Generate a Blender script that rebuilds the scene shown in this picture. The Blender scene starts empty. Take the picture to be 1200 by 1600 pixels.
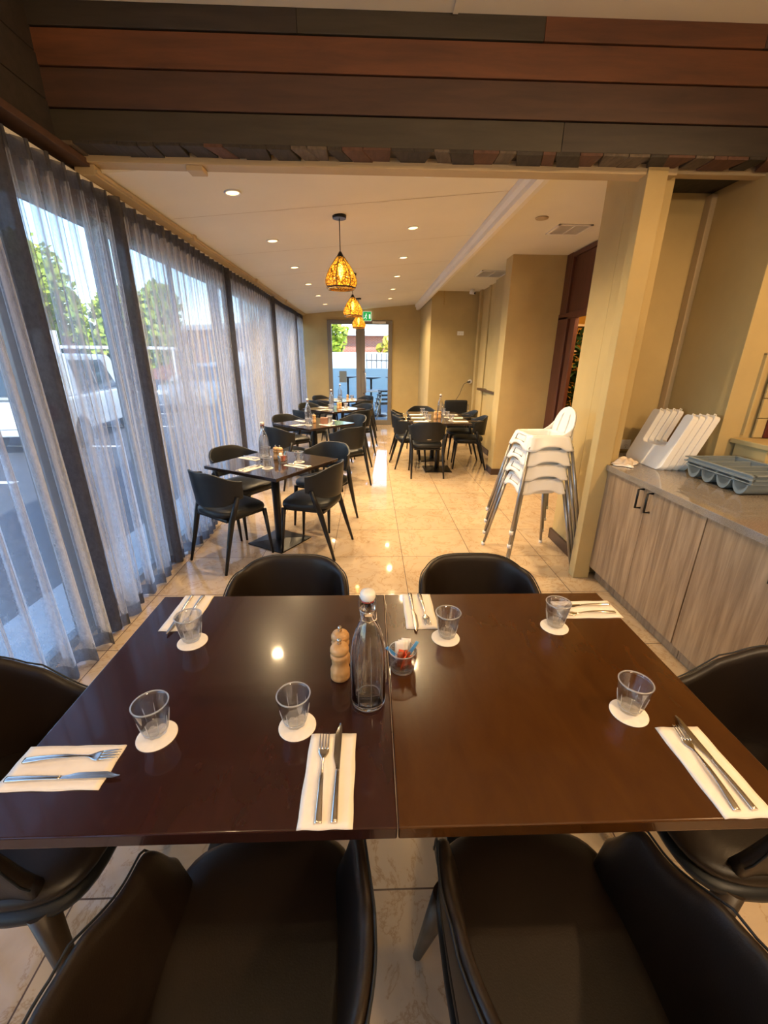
import bpy, bmesh, math, random
from mathutils import Vector, Matrix
from math import sin, cos, pi, radians, atan2, sqrt, tan
random.seed(7)
sc = bpy.context.scene
COL = sc.collection
# ------------------------------------------------------------------ camera
PITCH, YAW, ROLL, FPX = .35224, -.03352, .00846, 651.2
cam_d = bpy.data.cameras.new('camera'); cam = bpy.data.objects.new('camera', cam_d); COL.objects.link(cam)
cam_d.sensor_fit = 'VERTICAL'; cam_d.sensor_height = 24.0; cam_d.sensor_width = 18.0
cam_d.lens = 24.0*FPX/1600; cam_d.clip_start = .02; cam_d.clip_end = 300
_R = Vector((cos(YAW), sin(YAW), 0)); _F = Vector((-sin(YAW), cos(YAW), 0)); _U = Vector((0, 0, 1))
_F2 = _F*cos(PITCH)-_U*sin(PITCH); _U2 = _U*cos(PITCH)+_F*sin(PITCH)
_R3 = _R*cos(ROLL)+_U2*sin(ROLL); _U3 = _U2*cos(ROLL)-_R*sin(ROLL)
cam.matrix_world = Matrix(((_R3.x, _U3.x, -_F2.x, 0), (_R3.y, _U3.y, -_F2.y, 0), (_R3.z, _U3.z, -_F2.z, 1.6), (0, 0, 0, 1)))
sc.camera = cam
# ------------------------------------------------------------------ view, world, sun, large lights
sc.view_settings.view_transform = 'Standard'; sc.view_settings.look = 'None'
sc.view_settings.exposure = 0.36; sc.view_settings.gamma = 1.0; sc.view_settings.use_curve_mapping = False
cy = sc.cycles
cy.use_denoising = True; cy.max_bounces = 12; cy.transparent_max_bounces = 24
cy.transmission_bounces = 10; cy.glossy_bounces = 5; cy.diffuse_bounces = 5
cy.sample_clamp_indirect = 4.0; cy.blur_glossy = 0.6
cy.use_adaptive_sampling = True; cy.adaptive_threshold = 0.02
W = bpy.data.worlds.new('world'); sc.world = W; W.use_nodes = True
wn = W.node_tree; bg = wn.nodes['Background']
sky = wn.nodes.new('ShaderNodeTexSky'); sky.sky_type = 'NISHITA'; sky.sun_disc = False
sky.sun_elevation = radians(42); sky.sun_rotation = radians(115); sky.air_density = 1.0; sky.dust_density = .05; sky.ozone_density = 3.0
wn.links.new(sky.outputs[0], bg.inputs[0]); bg.inputs[1].default_value = .62

def light(name, kind, loc, energy, color, **kw):
    d = bpy.data.lights.new(name, kind); d.energy = energy; d.color = color
    o = bpy.data.objects.new(name, d); COL.objects.link(o); o.location = loc
    for k, v in kw.items():
        if k == 'target':
            o.rotation_euler = (Vector(v)-Vector(loc)).to_track_quat('-Z', 'Y').to_euler()
        else: setattr(d, k, v)
    return o
light('sun', 'SUN', (20, 4, 30), 6.5, (1, .94, .84), angle=radians(1), target=(20-9, 4+12, 30-13))
WARM = (1, .60, .26); WARM2 = (1, .70, .37)
# serving bay lamp beside the photographer, added fill behind
light('serving_bay_lamp', 'SPOT', (2.42, .75, 2.92), 125, (1, .60, .28), spot_size=radians(150), spot_blend=.5, shadow_soft_size=.05, target=(1.2, 1.3, 0))
light('near_room_fill', 'POINT', (1.0, -1.2, 2.55), 105, (1, .70, .42), shadow_soft_size=.12)  # unseen fill added to brighten the near ceiling

# ------------------------------------------------------------------ material helpers
MATS = {}
def newmat(name):
    m = bpy.data.materials.new(name); m.use_nodes = True; MATS[name] = m
    return m, m.node_tree, m.node_tree.nodes['Principled BSDF']
def pset(b, **kw):
    names = dict(col='Base Color', rough='Roughness', metal='Metallic', spec='Specular IOR Level', coat='Coat Weight', coatr='Coat Roughness',
                 trans='Transmission Weight', ior='IOR', ecol='Emission Color', estr='Emission Strength', sheen='Sheen Weight')
    for k, v in kw.items():
        if isinstance(v, tuple) and len(v) == 3: v = v+(1,)
        b.inputs[names[k]].default_value = v
def coords(nt, scale=(1, 1, 1), loc=(0, 0, 0), rot=(0, 0, 0)):
    tc = nt.nodes.new('ShaderNodeTexCoord'); mp = nt.nodes.new('ShaderNodeMapping')
    mp.inputs['Scale'].default_value = scale; mp.inputs['Location'].default_value = loc; mp.inputs['Rotation'].default_value = rot
    nt.links.new(tc.outputs['Object'], mp.inputs[0]); return mp.outputs[0]
def ramp(nt, fac, stops):
    r = nt.nodes.new('ShaderNodeValToRGB'); e = r.color_ramp.elements
    while len(e) < len(stops): e.new(.5)
    for i, (p, c) in enumerate(stops):
        e[i].position = p; e[i].color = tuple(c)+(1,) if len(c) == 3 else c
    nt.links.new(fac, r.inputs[0]); return r.outputs[0]
def noise(nt, vec, scale, detail=4, rough=.55, dist=0):
    n = nt.nodes.new('ShaderNodeTexNoise'); n.inputs['Scale'].default_value = scale; n.inputs['Detail'].default_value = detail
    n.inputs['Roughness'].default_value = rough; n.inputs['Distortion'].default_value = dist
    nt.links.new(vec, n.inputs['Vector']); return n.outputs['Fac']
def bump(nt, b, h, strength=.2, dist=.002):
    bp = nt.nodes.new('ShaderNodeBump'); bp.inputs['Strength'].default_value = strength; bp.inputs['Distance'].default_value = dist
    nt.links.new(h, bp.inputs['Height']); nt.links.new(bp.outputs[0], b.inputs['Normal'])
def plain(name, col, rough=.5, var=.12, nscale=6, bmp=0, bscale=80, **kw):
    m, nt, b = newmat(name); pset(b, rough=rough, **kw)
    v = coords(nt)
    c = ramp(nt, noise(nt, v, nscale), [(.3, tuple(x*(1-var) for x in col)), (.7, tuple(min(1, x*(1+var)) for x in col))])
    nt.links.new(c, b.inputs['Base Color'])
    if bmp: bump(nt, b, noise(nt, v, bscale, 3), bmp)
    return m
def wood(name, c1, c2, axis=1, scale=3, rough=.4, stretch=14, bmp=.1, **kw):
    m, nt, b = newmat(name); pset(b, rough=rough, **kw)
    s = [stretch]*3; s[axis] = 1
    v = coords(nt, scale=tuple(s))
    c = ramp(nt, noise(nt, v, scale, 6, .6, .4), [(.28, c1), (.72, c2)])
    nt.links.new(c, b.inputs['Base Color'])
    if bmp: bump(nt, b, noise(nt, v, scale*3, 4), bmp, .001)
    return m
def schlick(nt, f0=.04, pw=5):
    lw = nt.nodes.new('ShaderNodeLayerWeight'); lw.inputs['Blend'].default_value = .5
    p = nt.nodes.new('ShaderNodeMath'); p.operation = 'POWER'; nt.links.new(lw.outputs['Facing'], p.inputs[0]); p.inputs[1].default_value = pw
    q = nt.nodes.new('ShaderNodeMath'); q.operation = 'MULTIPLY_ADD'; nt.links.new(p.outputs[0], q.inputs[0]); q.inputs[1].default_value = 1-f0; q.inputs[2].default_value = f0
    return q.outputs[0]
# ------------------------------------------------------------------ materials
plain('olive_wall', (.46, .355, .165), .75, .07, 2.5, .15, 60)
plain('ceiling_paint', (.76, .72, .60), .8, .03, 1.5)
plain('white_paint', (.80, .77, .70), .5, .03, 3)
plain('tan_paint', (.46, .36, .22), .6, .06, 3)
plain('lintel_paint', (.10, .085, .075), .7, .1, 4)
plain('dark_timber_paint', (.045, .022, .016), .45, .2, 5)
plain('black_vinyl', (.010, .0125, .016), .42, .15, 9, .12, 260, spec=.35)
plain('brown_leather', (.012, .0075, .005), .40, .2, 7, .15, 300, spec=.35)
plain('black_leg', (.008, .009, .012), .38, .1, 9, spec=.35)
plain('brown_leg', (.05, .034, .022), .4, .15, 9)
plain('black_metal', (.012, .012, .013), .32, .1, 9, metal=.4)
plain('black_plastic', (.02, .02, .02), .45)
plain('white_plastic', (.80, .80, .78), .35, .02, 5)
plain('grey_plastic', (.17, .21, .235), .42, .06, 8)
plain('paper', (.84, .78, .68), .85, .03, 30, .1, 200)
plain('board', (.85, .80, .70), .8, .04, 60, .15, 400)
plain('steel_leg', (.36, .35, .34), .34, .05, 5, metal=.85)
plain('cloth_pile', (.75, .63, .48), .9, .1, 20, .4, 40)
plain('asphalt', (.065, .07, .085), .9, .25, 18, .5, 60)
plain('concrete', (.42, .44, .46), .85, .1, 5, .3, 40)
plain('skirting', (.05, .028, .02), .35, .15, 4)
plain('window_frame', (.12, .125, .135), .4, .05, 3, metal=.3)
plain('door_frame_metal', (.20, .18, .155), .42, .04, 3, metal=.2)
plain('terrace_grey', (.22, .27, .30), .6, .2, 4)
plain('pale_blue_panel', (.46, .60, .66), .6, .03, 2)
plain('outside_white', (.8, .8, .8), .7, .03, 2)
plain('rubber', (.015, .015, .015), .7)
plain('yellow_wall', (.75, .42, .05), .7, .1, 3)
plain('shelf_cream', (.62, .48, .30), .6, .08, 3)
plain('red_tile', (.085, .012, .012), .25, .3, 10)
plain('tree_bark', (.09, .06, .04), .9, .3, 12, .5)
m, nt, b = newmat('steel'); pset(b, col=(.66, .62, .56), metal=1.0, rough=.16)
m, nt, b = newmat('brass'); pset(b, col=(.75, .55, .25), metal=1.0, rough=.25)
m, nt, b = newmat('clear_glass'); pset(b, col=(1, 1, 1), rough=.0, trans=1.0, ior=1.48)
m = bpy.data.materials.new('thin_glass'); m.use_nodes = True; MATS['thin_glass'] = m; nt = m.node_tree; nt.nodes.clear()
out = nt.nodes.new('ShaderNodeOutputMaterial'); tr = nt.nodes.new('ShaderNodeBsdfTransparent'); tr.inputs[0].default_value = (.97, .97, .97, 1)
rf = nt.nodes.new('ShaderNodeBsdfRefraction'); rf.inputs['IOR'].default_value = 1.4; rf.inputs['Roughness'].default_value = .0
gs = nt.nodes.new('ShaderNodeBsdfGlossy'); gs.inputs['Roughness'].default_value = .03
a = nt.nodes.new('ShaderNodeMixShader'); a.inputs[0].default_value = .25; nt.links.new(tr.outputs[0], a.inputs[1]); nt.links.new(rf.outputs[0], a.inputs[2])
b2 = nt.nodes.new('ShaderNodeMixShader'); nt.links.new(schlick(nt, .11, 3), b2.inputs[0]); nt.links.new(a.outputs[0], b2.inputs[1]); nt.links.new(gs.outputs[0], b2.inputs[2]); nt.links.new(b2.outputs[0], out.inputs[0])
m = bpy.data.materials.new('glass_glint'); m.use_nodes = True; MATS['glass_glint'] = m; nt = m.node_tree; nt.nodes.clear()  # whitish mix painting bright reflections along glass rims and edges
out = nt.nodes.new('ShaderNodeOutputMaterial'); tr = nt.nodes.new('ShaderNodeBsdfTransparent'); gs = nt.nodes.new('ShaderNodeBsdfGlossy'); gs.inputs['Roughness'].default_value = .22
tl = nt.nodes.new('ShaderNodeBsdfTranslucent'); tl.inputs[0].default_value = (.9, .9, .9, 1)
a = nt.nodes.new('ShaderNodeMixShader'); a.inputs[0].default_value = .6; nt.links.new(gs.outputs[0], a.inputs[1]); nt.links.new(tl.outputs[0], a.inputs[2])
b2 = nt.nodes.new('ShaderNodeMixShader'); b2.inputs[0].default_value = .72; nt.links.new(tr.outputs[0], b2.inputs[1]); nt.links.new(a.outputs[0], b2.inputs[2]); nt.links.new(b2.outputs[0], out.inputs[0])
m = bpy.data.materials.new('water'); m.use_nodes = True; MATS['water'] = m; nt = m.node_tree; nt.nodes.clear()
out = nt.nodes.new('ShaderNodeOutputMaterial'); tr = nt.nodes.new('ShaderNodeBsdfTransparent'); rf = nt.nodes.new('ShaderNodeBsdfRefraction'); rf.inputs['IOR'].default_value = 1.33; rf.inputs['Roughness'].default_value = 0
a = nt.nodes.new('ShaderNodeMixShader'); a.inputs[0].default_value = .35; nt.links.new(tr.outputs[0], a.inputs[1]); nt.links.new(rf.outputs[0], a.inputs[2]); nt.links.new(a.outputs[0], out.inputs[0])
def emis(name, col, s):
    m, nt, b = newmat(name); pset(b, col=(.0, .0, .0), ecol=col, estr=s, rough=.5); return m
emis('downlight_glow', (1, .60, .24), 5)
emis('bulb_glow', (1, .72, .32), 22)
m, nt, b = newmat('exit_green'); pset(b, col=(.01, .25, .05), ecol=(.02, .5, .1), estr=.5)
m, nt, b = newmat('exit_white'); pset(b, col=(.8, .8, .8), ecol=(.9, 1, .9), estr=.8)
# dining table tops, espresso lacquer
def tabletop_mat(name, c1, c2, rough):
    m, nt, b = newmat(name); pset(b, rough=rough, coat=.40, coatr=.06, spec=.22)
    v = coords(nt, scale=(5, 1.6, 3)); n = noise(nt, v, 3, 5, .6, .6)
    nt.links.new(ramp(nt, n, [(.3, c1), (.7, c2)]), b.inputs['Base Color'])
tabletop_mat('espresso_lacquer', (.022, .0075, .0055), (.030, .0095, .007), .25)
tabletop_mat('espresso_lacquer_lit', (.046, .0155, .003), (.062, .022, .004), .25)  # right table: warm orange light put into the lacquer colour
tabletop_mat('dark_tabletop', (.024, .016, .014), (.034, .023, .019), .14)
# header planks
wood('plank_red', (.085, .034, .018), (.165, .060, .026), 0, 2.2, .6, 9, .35)
wood('plank_brown', (.046, .025, .019), (.085, .041, .028), 0, 2.2, .6, 9, .35)
wood('plank_olive', (.030, .026, .018), (.055, .045, .032), 0, 2.2, .6, 9, .35)
wood('plank_dark', (.022, .018, .016), (.045, .034, .028), 0, 2.2, .6, 9, .35)
wood('block_grey', (.06, .048, .038), (.14, .11, .085), 1, 9, .8, 5, .7)
wood('block_red', (.07, .034, .024), (.12, .058, .04), 1, 9, .8, 5, .7)
wood('block_black', (.02, .018, .016), (.05, .042, .035), 1, 9, .8, 5, .7)
wood('door_timber', (.060, .018, .012), (.10, .034, .022), 2, 2.5, .38, 10, .2)
wood('cabinet_laminate', (.155, .10, .057), (.39, .28, .172), 2, 2.0, .5, 15, .05)
wood('mill_wood', (.50, .27, .10), (.68, .42, .19), 2, 8, .38, 5, .05)
# worktop
m, nt, b = newmat('worktop_stone'); pset(b, rough=.05, spec=.75)
v = coords(nt); nt.links.new(ramp(nt, noise(nt, v, 260, 3), [(.35, (.17, .145, .118)), (.65, (.26, .225, .183))]), b.inputs['Base Color'])
# marble floor tiles
m, nt, b = newmat('marble_tiles'); pset(b, spec=.6)
v = coords(nt, loc=(-.27, -.237, 0))
n1 = noise(nt, v, 2.2, 8, .62, 1.2); n2 = noise(nt, v, 4.2, 10, .66, 1.0)
mx = nt.nodes.new('ShaderNodeMath'); mx.operation = 'SUBTRACT'; nt.links.new(n2, mx.inputs[0]); mx.inputs[1].default_value = .5
ab = nt.nodes.new('ShaderNodeMath'); ab.operation = 'ABSOLUTE'; nt.links.new(mx.outputs[0], ab.inputs[0])
vein = ramp(nt, ab.outputs[0], [(.0, (.60, .47, .34)), (.006, (.84, .76, .66)), (.022, (1, 1, 1))])
base = ramp(nt, n1, [(.25, (.45, .345, .225)), (.5, (.55, .43, .29)), (.75, (.49, .405, .30))])
mul = nt.nodes.new('ShaderNodeMix'); mul.data_type = 'RGBA'; mul.blend_type = 'MULTIPLY'; mul.inputs[0].default_value = .75
nt.links.new(base, mul.inputs[6]); nt.links.new(vein, mul.inputs[7])
br = nt.nodes.new('ShaderNodeTexBrick'); br.offset = 0; br.squash = 1
br.inputs['Scale'].default_value = 1; br.inputs['Brick Width'].default_value = .6; br.inputs['Row Height'].default_value = .6
br.inputs['Mortar Size'].default_value = .0028; br.inputs['Mortar Smooth'].default_value = .1; br.inputs['Bias'].default_value = 0
br.inputs['Color1'].default_value = (1, 1, 1, 1); br.inputs['Color2'].default_value = (.90, .88, .86, 1); br.inputs['Mortar'].default_value = (.16, .11, .08, 1)
nt.links.new(v, br.inputs['Vector'])
m2 = nt.nodes.new('ShaderNodeMix'); m2.data_type = 'RGBA'; m2.blend_type = 'MULTIPLY'; m2.inputs[0].default_value = 1
nt.links.new(mul.outputs[2], m2.inputs[6]); nt.links.new(br.outputs['Color'], m2.inputs[7]); nt.links.new(m2.outputs[2], b.inputs['Base Color'])
nt.links.new(ramp(nt, br.outputs['Fac'], [(0, (.05,)*3), (1, (.6,)*3)]), b.inputs['Roughness'])
bump(nt, b, ramp(nt, br.outputs['Fac'], [(0, (1,)*3), (1, (0,)*3)]), .4, .0015)
# sheer fabrics: threads with gaps; grazing folds close up
def sheer(name, col, clear0, clear1, weave=900):
    m = bpy.data.materials.new(name); m.use_nodes = True; MATS[name] = m; nt = m.node_tree; nt.nodes.clear()
    out = nt.nodes.new('ShaderNodeOutputMaterial'); tr = nt.nodes.new('ShaderNodeBsdfTransparent')
    df = nt.nodes.new('ShaderNodeBsdfDiffuse'); tl = nt.nodes.new('ShaderNodeBsdfTranslucent')
    v = coords(nt, scale=(1, 1, .6)); n = noise(nt, v, 55, 4, .7)
    c = ramp(nt, n, [(.3, tuple(x*.8 for x in col)), (.7, tuple(min(1, x*1.15) for x in col))])
    nt.links.new(c, df.inputs[0]); nt.links.new(c, tl.inputs[0])
    a = nt.nodes.new('ShaderNodeMixShader'); a.inputs[0].default_value = .80
    nt.links.new(df.outputs[0], a.inputs[1]); nt.links.new(tl.outputs[0], a.inputs[2])
    lw = nt.nodes.new('ShaderNodeLayerWeight'); lw.inputs['Blend'].default_value = .5
    r = nt.nodes.new('ShaderNodeMapRange'); r.inputs['From Min'].default_value = 0; r.inputs['From Max'].default_value = .85
    r.inputs['To Min'].default_value = 1-clear0; r.inputs['To Max'].default_value = 1-clear1
    nt.links.new(lw.outputs['Facing'], r.inputs['Value'])
    n2 = noise(nt, v, 130, 2, .8)
    ad = nt.nodes.new('ShaderNodeMath'); ad.operation = 'MULTIPLY_ADD'; ad.use_clamp = True
    nt.links.new(n2, ad.inputs[0]); ad.inputs[1].default_value = .20; 
    sb = nt.nodes.new('ShaderNodeMath'); sb.operation = 'SUBTRACT'; nt.links.new(r.outputs[0], sb.inputs[0]); sb.inputs[1].default_value = .10
    nt.links.new(sb.outputs[0], ad.inputs[2])
    mixs = nt.nodes.new('ShaderNodeMixShader'); nt.links.new(ad.outputs[0], mixs.inputs[0])
    nt.links.new(tr.outputs[0], mixs.inputs[1]); nt.links.new(a.outputs[0], mixs.inputs[2]); nt.links.new(mixs.outputs[0], out.inputs[0])
sheer('sheer_grey', (.66, .69, .77), .80, .12)
sheer('sheer_double', (.22, .23, .27), .18, .05)
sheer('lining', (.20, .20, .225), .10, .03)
# window pane: thin glass
def pane(name, tint=(.93, .96, .97), gl=.06):
    m = bpy.data.materials.new(name); m.use_nodes = True; MATS[name] = m; nt = m.node_tree; nt.nodes.clear()
    out = nt.nodes.new('ShaderNodeOutputMaterial'); tr = nt.nodes.new('ShaderNodeBsdfTransparent'); tr.inputs[0].default_value = tint+(1,)
    g = nt.nodes.new('ShaderNodeBsdfGlossy'); g.inputs['Roughness'].default_value = .02
    mx = nt.nodes.new('ShaderNodeMixShader'); nt.links.new(schlick(nt, .03), mx.inputs[0]); nt.links.new(tr.outputs[0], mx.inputs[1]); nt.links.new(g.outputs[0], mx.inputs[2])
    nt.links.new(mx.outputs[0], out.inputs[0])
pane('window_glass'); pane('lamp_glass', (1.0, .66, .16))
# amber crackle glass for the pendants
m = bpy.data.materials.new('amber_crackle'); m.use_nodes = True; MATS['amber_crackle'] = m; nt = m.node_tree; nt.nodes.clear()
out = nt.nodes.new('ShaderNodeOutputMaterial'); v = coords(nt)
vo = nt.nodes.new('ShaderNodeTexVoronoi'); vo.feature = 'DISTANCE_TO_EDGE'; vo.inputs['Scale'].default_value = 42; nt.links.new(v, vo.inputs['Vector'])
mask = ramp(nt, vo.outputs['Distance'], [(.02, (1, 1, 1)), (.17, (0, 0, 0))])
tr = nt.nodes.new('ShaderNodeBsdfTransparent'); tr.inputs[0].default_value = (1, .60, .14, 1)
tl = nt.nodes.new('ShaderNodeBsdfTranslucent'); tl.inputs[0].default_value = (1, .55, .08, 1)
gl = nt.nodes.new('ShaderNodeBsdfGlossy'); gl.inputs[0].default_value = (1, .8, .45, 1); gl.inputs['Roughness'].default_value = .12
a = nt.nodes.new('ShaderNodeMixShader'); a.inputs[0].default_value = .45; nt.links.new(tr.outputs[0], a.inputs[1]); nt.links.new(tl.outputs[0], a.inputs[2])
b2 = nt.nodes.new('ShaderNodeMixShader'); b2.inputs[0].default_value = .12; nt.links.new(a.outputs[0], b2.inputs[1]); nt.links.new(gl.outputs[0], b2.inputs[2])
dk = nt.nodes.new('ShaderNodeBsdfDiffuse'); dk.inputs[0].default_value = (.05, .022, .008, 1)
c3 = nt.nodes.new('ShaderNodeMixShader'); nt.links.new(mask, c3.inputs[0]); nt.links.new(b2.outputs[0], c3.inputs[1]); nt.links.new(dk.outputs[0], c3.inputs[2]); nt.links.new(c3.outputs[0], out.inputs[0])
# brick
m, nt, b = newmat('brick'); pset(b, rough=.85); v = coords(nt, scale=(1, 1, 1), rot=(radians(90), 0, 0))
br = nt.nodes.new('ShaderNodeTexBrick'); br.inputs['Scale'].default_value = 1; br.inputs['Brick Width'].default_value = .24; br.inputs['Row Height'].default_value = .086; br.inputs['Mortar Size'].default_value = .01
br.inputs['Color1'].default_value = (.55, .16, .09, 1); br.inputs['Color2'].default_value = (.42, .12, .07, 1); br.inputs['Mortar'].default_value = (.5, .4, .33, 1)
nt.links.new(v, br.inputs['Vector']); nt.links.new(br.outputs['Color'], b.inputs['Base Color'])
def leafmat(name, c1, c2):
    m, nt, b = newmat(name); pset(b, rough=.6)
    v = coords(nt); nt.links.new(ramp(nt, noise(nt, v, 5, 3), [(.3, c1), (.7, c2)]), b.inputs['Base Color'])
leafmat('leaf_bright', (.16, .26, .02), (.42, .44, .03)); leafmat('leaf_dark', (.02, .06, .015), (.06, .13, .03))
leafmat('leaf_yellow', (.45, .40, .04), (.62, .42, .05)); leafmat('leaf_rust', (.35, .13, .03), (.55, .25, .05))
for nm, c in dict(car_white=(.75, .76, .76), car_blue=(.10, .17, .27), car_silver=(.38, .42, .46), car_red=(.4, .03, .03)).items():
    m, nt, b = newmat(nm); pset(b, col=c, rough=.25, coat=.6, metal=.1)
m, nt, b = newmat('car_glass'); pset(b, col=(.03, .05, .07), rough=.08)
m, nt, b = newmat('tail_red'); pset(b, col=(.55, .02, .02), rough=.2)
plain('sachet_red', (.75, .10, .03), .4, .25, 60); plain('sachet_blue', (.10, .36, .75), .4, .1, 60); plain('sachet_brown', (.30, .10, .05), .45, .25, 60)
plain('sugar_white', (.85, .85, .85), .5, .05, 60); plain('seal_red', (.6, .05, .03), .4); plain('cardboard', (.22, .10, .06), .6)
M = MATS
# ------------------------------------------------------------------ mesh helpers
class MB:
    def __init__(s): s.bm = bmesh.new()
    def box(s, x0, y0, z0, x1, y1, z1, mi=0, mat=None):
        v = [s.bm.verts.new((x, y, z)) for z in (z0, z1) for y in (y0, y1) for x in (x0, x1)]
        if mat:
            for q in v: q.co = mat @ q.co
        for f in ((0, 2, 3, 1), (4, 5, 7, 6), (0, 1, 5, 4), (2, 6, 7, 3), (0, 4, 6, 2), (1, 3, 7, 5)):
            s.bm.faces.new([v[i] for i in f]).material_index = mi
        return s
    def ring(s, c, ax1, ax2, r1, r2, n, ph=0):
        return [s.bm.verts.new(c+ax1*(r1*cos(ph+2*pi*i/n))+ax2*(r2*sin(ph+2*pi*i/n))) for i in range(n)]
    def bridge(s, a, b, mi=0, smooth=True):
        n = len(a)
        for i in range(n):
            f = s.bm.faces.new((a[i], a[(i+1) % n], b[(i+1) % n], b[i])); f.smooth = smooth; f.material_index = mi
    def cap(s, r, rev=False, mi=0):
        f = s.bm.faces.new(r[::-1] if rev else r); f.material_index = mi
    def cone(s, p0, p1, r0, r1, n=12, mi=0, ph=0, smooth=True, sq=1.0):
        p0, p1 = Vector(p0), Vector(p1); d = (p1-p0).normalized()
        a = d.cross(Vector((0, 1, 0))) if abs(d.y) < .9 else d.cross(Vector((1, 0, 0)))
        a.normalize(); b = d.cross(a)
        A = s.ring(p0, a, b, r0, r0*sq, n, ph); B = s.ring(p1, a, b, r1, r1*sq, n, ph)
        s.bridge(A, B, mi, smooth); s.cap(A, True, mi); s.cap(B, False, mi); return s
    def tube(s, pts, r, n=8, mi=0, closed=False):
        pts = [Vector(p) for p in pts]; prev = None; first = None; N = len(pts); up = None
        for i, p in enumerate(pts):
            t = (pts[(i+1) % N]-pts[i-1]) if (closed or 0 < i < N-1) else (pts[1]-pts[0] if i == 0 else pts[-1]-pts[-2])
            t.normalize()
            if up is None: up = Vector((0, 0, 1)) if abs(t.z) < .9 else Vector((1, 0, 0))
            a = t.cross(up).normalized(); b = a.cross(t); up = b
            rr = r[i] if isinstance(r, (list, tuple)) else r
            R = s.ring(p, a, b, rr, rr, n)
            if prev: s.bridge(prev, R, mi)
            else: first = R
            prev = R
        if closed: s.bridge(prev, first, mi)
        else: s.cap(first, True, mi); s.cap(prev, False, mi)
        return s
    def lathe(s, prof, n=24, mi=0, c=(0, 0, 0), mod=None, capb=True, capt=True):
        c = Vector(c); prev = None; first = None
        for (r, z) in prof:
            R = []
            for i in range(n):
                th = 2*pi*i/n; rr = r*(mod(th, z) if mod else 1)
                R.append(s.bm.verts.new(c+Vector((rr*cos(th), rr*sin(th), z))))
            if prev: s.bridge(prev, R, mi)
            else: first = R
            prev = R
        if capb: s.cap(first, True, mi)
        if capt: s.cap(prev, False, mi)
        return s
    def grid(s, fn, nu, nv, mi=0, closed=False, mask=None, smooth=True):
        V = [[s.bm.verts.new(fn(i/nu, j/nv)) for j in range(nv+1)] for i in range(nu+(0 if closed else 1))]
        for i in range(nu):
            for j in range(nv):
                if mask and not mask(i, j): continue
                k = (i+1) % nu if closed else i+1
                f = s.bm.faces.new((V[i][j], V[k][j], V[k][j+1], V[i][j+1])); f.smooth = smooth; f.material_index = mi
        return V
    def prism(s, poly, z0, z1, mi=0):
        A = [s.bm.verts.new((x, y, z0)) for x, y in poly]; B = [s.bm.verts.new((x, y, z1)) for x, y in poly]
        s.bridge(A, B, mi, False); s.cap(A, True, mi); s.cap(B, False, mi); return s
    def build(s, name, mat, parent=None, bevel=0, solid=0, sub=0, xf=None, autos=True, segs=2, label=None):
        if xf is not None: bmesh.ops.transform(s.bm, matrix=xf, verts=s.bm.verts)
        loose = [v for v in s.bm.verts if not v.link_faces]
        if loose: bmesh.ops.delete(s.bm, geom=loose, context='VERTS')
        bmesh.ops.recalc_face_normals(s.bm, faces=s.bm.faces)
        me = bpy.data.meshes.new(name); s.bm.to_mesh(me); s.bm.free()
        o = bpy.data.objects.new(name, me); COL.objects.link(o)
        for mm in (mat if isinstance(mat, (list, tuple)) else [mat]): me.materials.append(M[mm])
        if parent: o.parent = parent
        if solid: q = o.modifiers.new('s', 'SOLIDIFY'); q.thickness = solid; q.offset = 0
        if bevel: q = o.modifiers.new('b', 'BEVEL'); q.width = bevel; q.segments = segs; q.limit_method = 'ANGLE'; q.angle_limit = radians(40)
        if sub: q = o.modifiers.new('u', 'SUBSURF'); q.levels = sub; q.render_levels = sub
        if label: o['label'] = label
        return o
def thing(name, label, cat, loc=(0, 0, 0), rz=0, group=None, rot=None):
    o = bpy.data.objects.new(name, None); COL.objects.link(o); o.location = loc
    o.rotation_euler = rot if rot else (0, 0, rz); o.empty_display_size = .05
    o['label'] = label; o['category'] = cat
    if group: o['group'] = group
    return o
def tag(o, label, cat, group=None, kind=None):
    o['label'] = label; o['category'] = cat
    if group: o['group'] = group
    if kind: o['kind'] = kind
    return o
def struct(o, label=None):
    o['kind'] = 'structure'
    if label: o['label'] = label
    return o
def dup(root, loc, rz=None, label=None, group=None, rot=None):
    def cp(o, par):
        c = o.copy(); COL.objects.link(c)
        if par: c.parent = par
        for ch in o.children: cp(ch, c)
        return c
    r = cp(root, None); r.location = loc
    if rz is not None: r.rotation_euler = (0, 0, rz)
    if rot is not None: r.rotation_euler = rot
    if label: r['label'] = label
    if group: r['group'] = group
    return r
def B(*a, **k): return MB().box(*a, **k)
def ss(a, b, x):
    t = max(0, min(1, (x-a)/(b-a))); return t*t*(3-2*t)
# ------------------------------------------------------------------ the setting
XL = -1.76                      # window plane
def ceilz(x): return 2.714+.087*x
struct(B(-1.86, -3.2, -.10, 6.2, 11.0, 0).build('floor', 'marble_tiles'), 'glossy cream marble floor tiles with dark grout')
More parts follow.
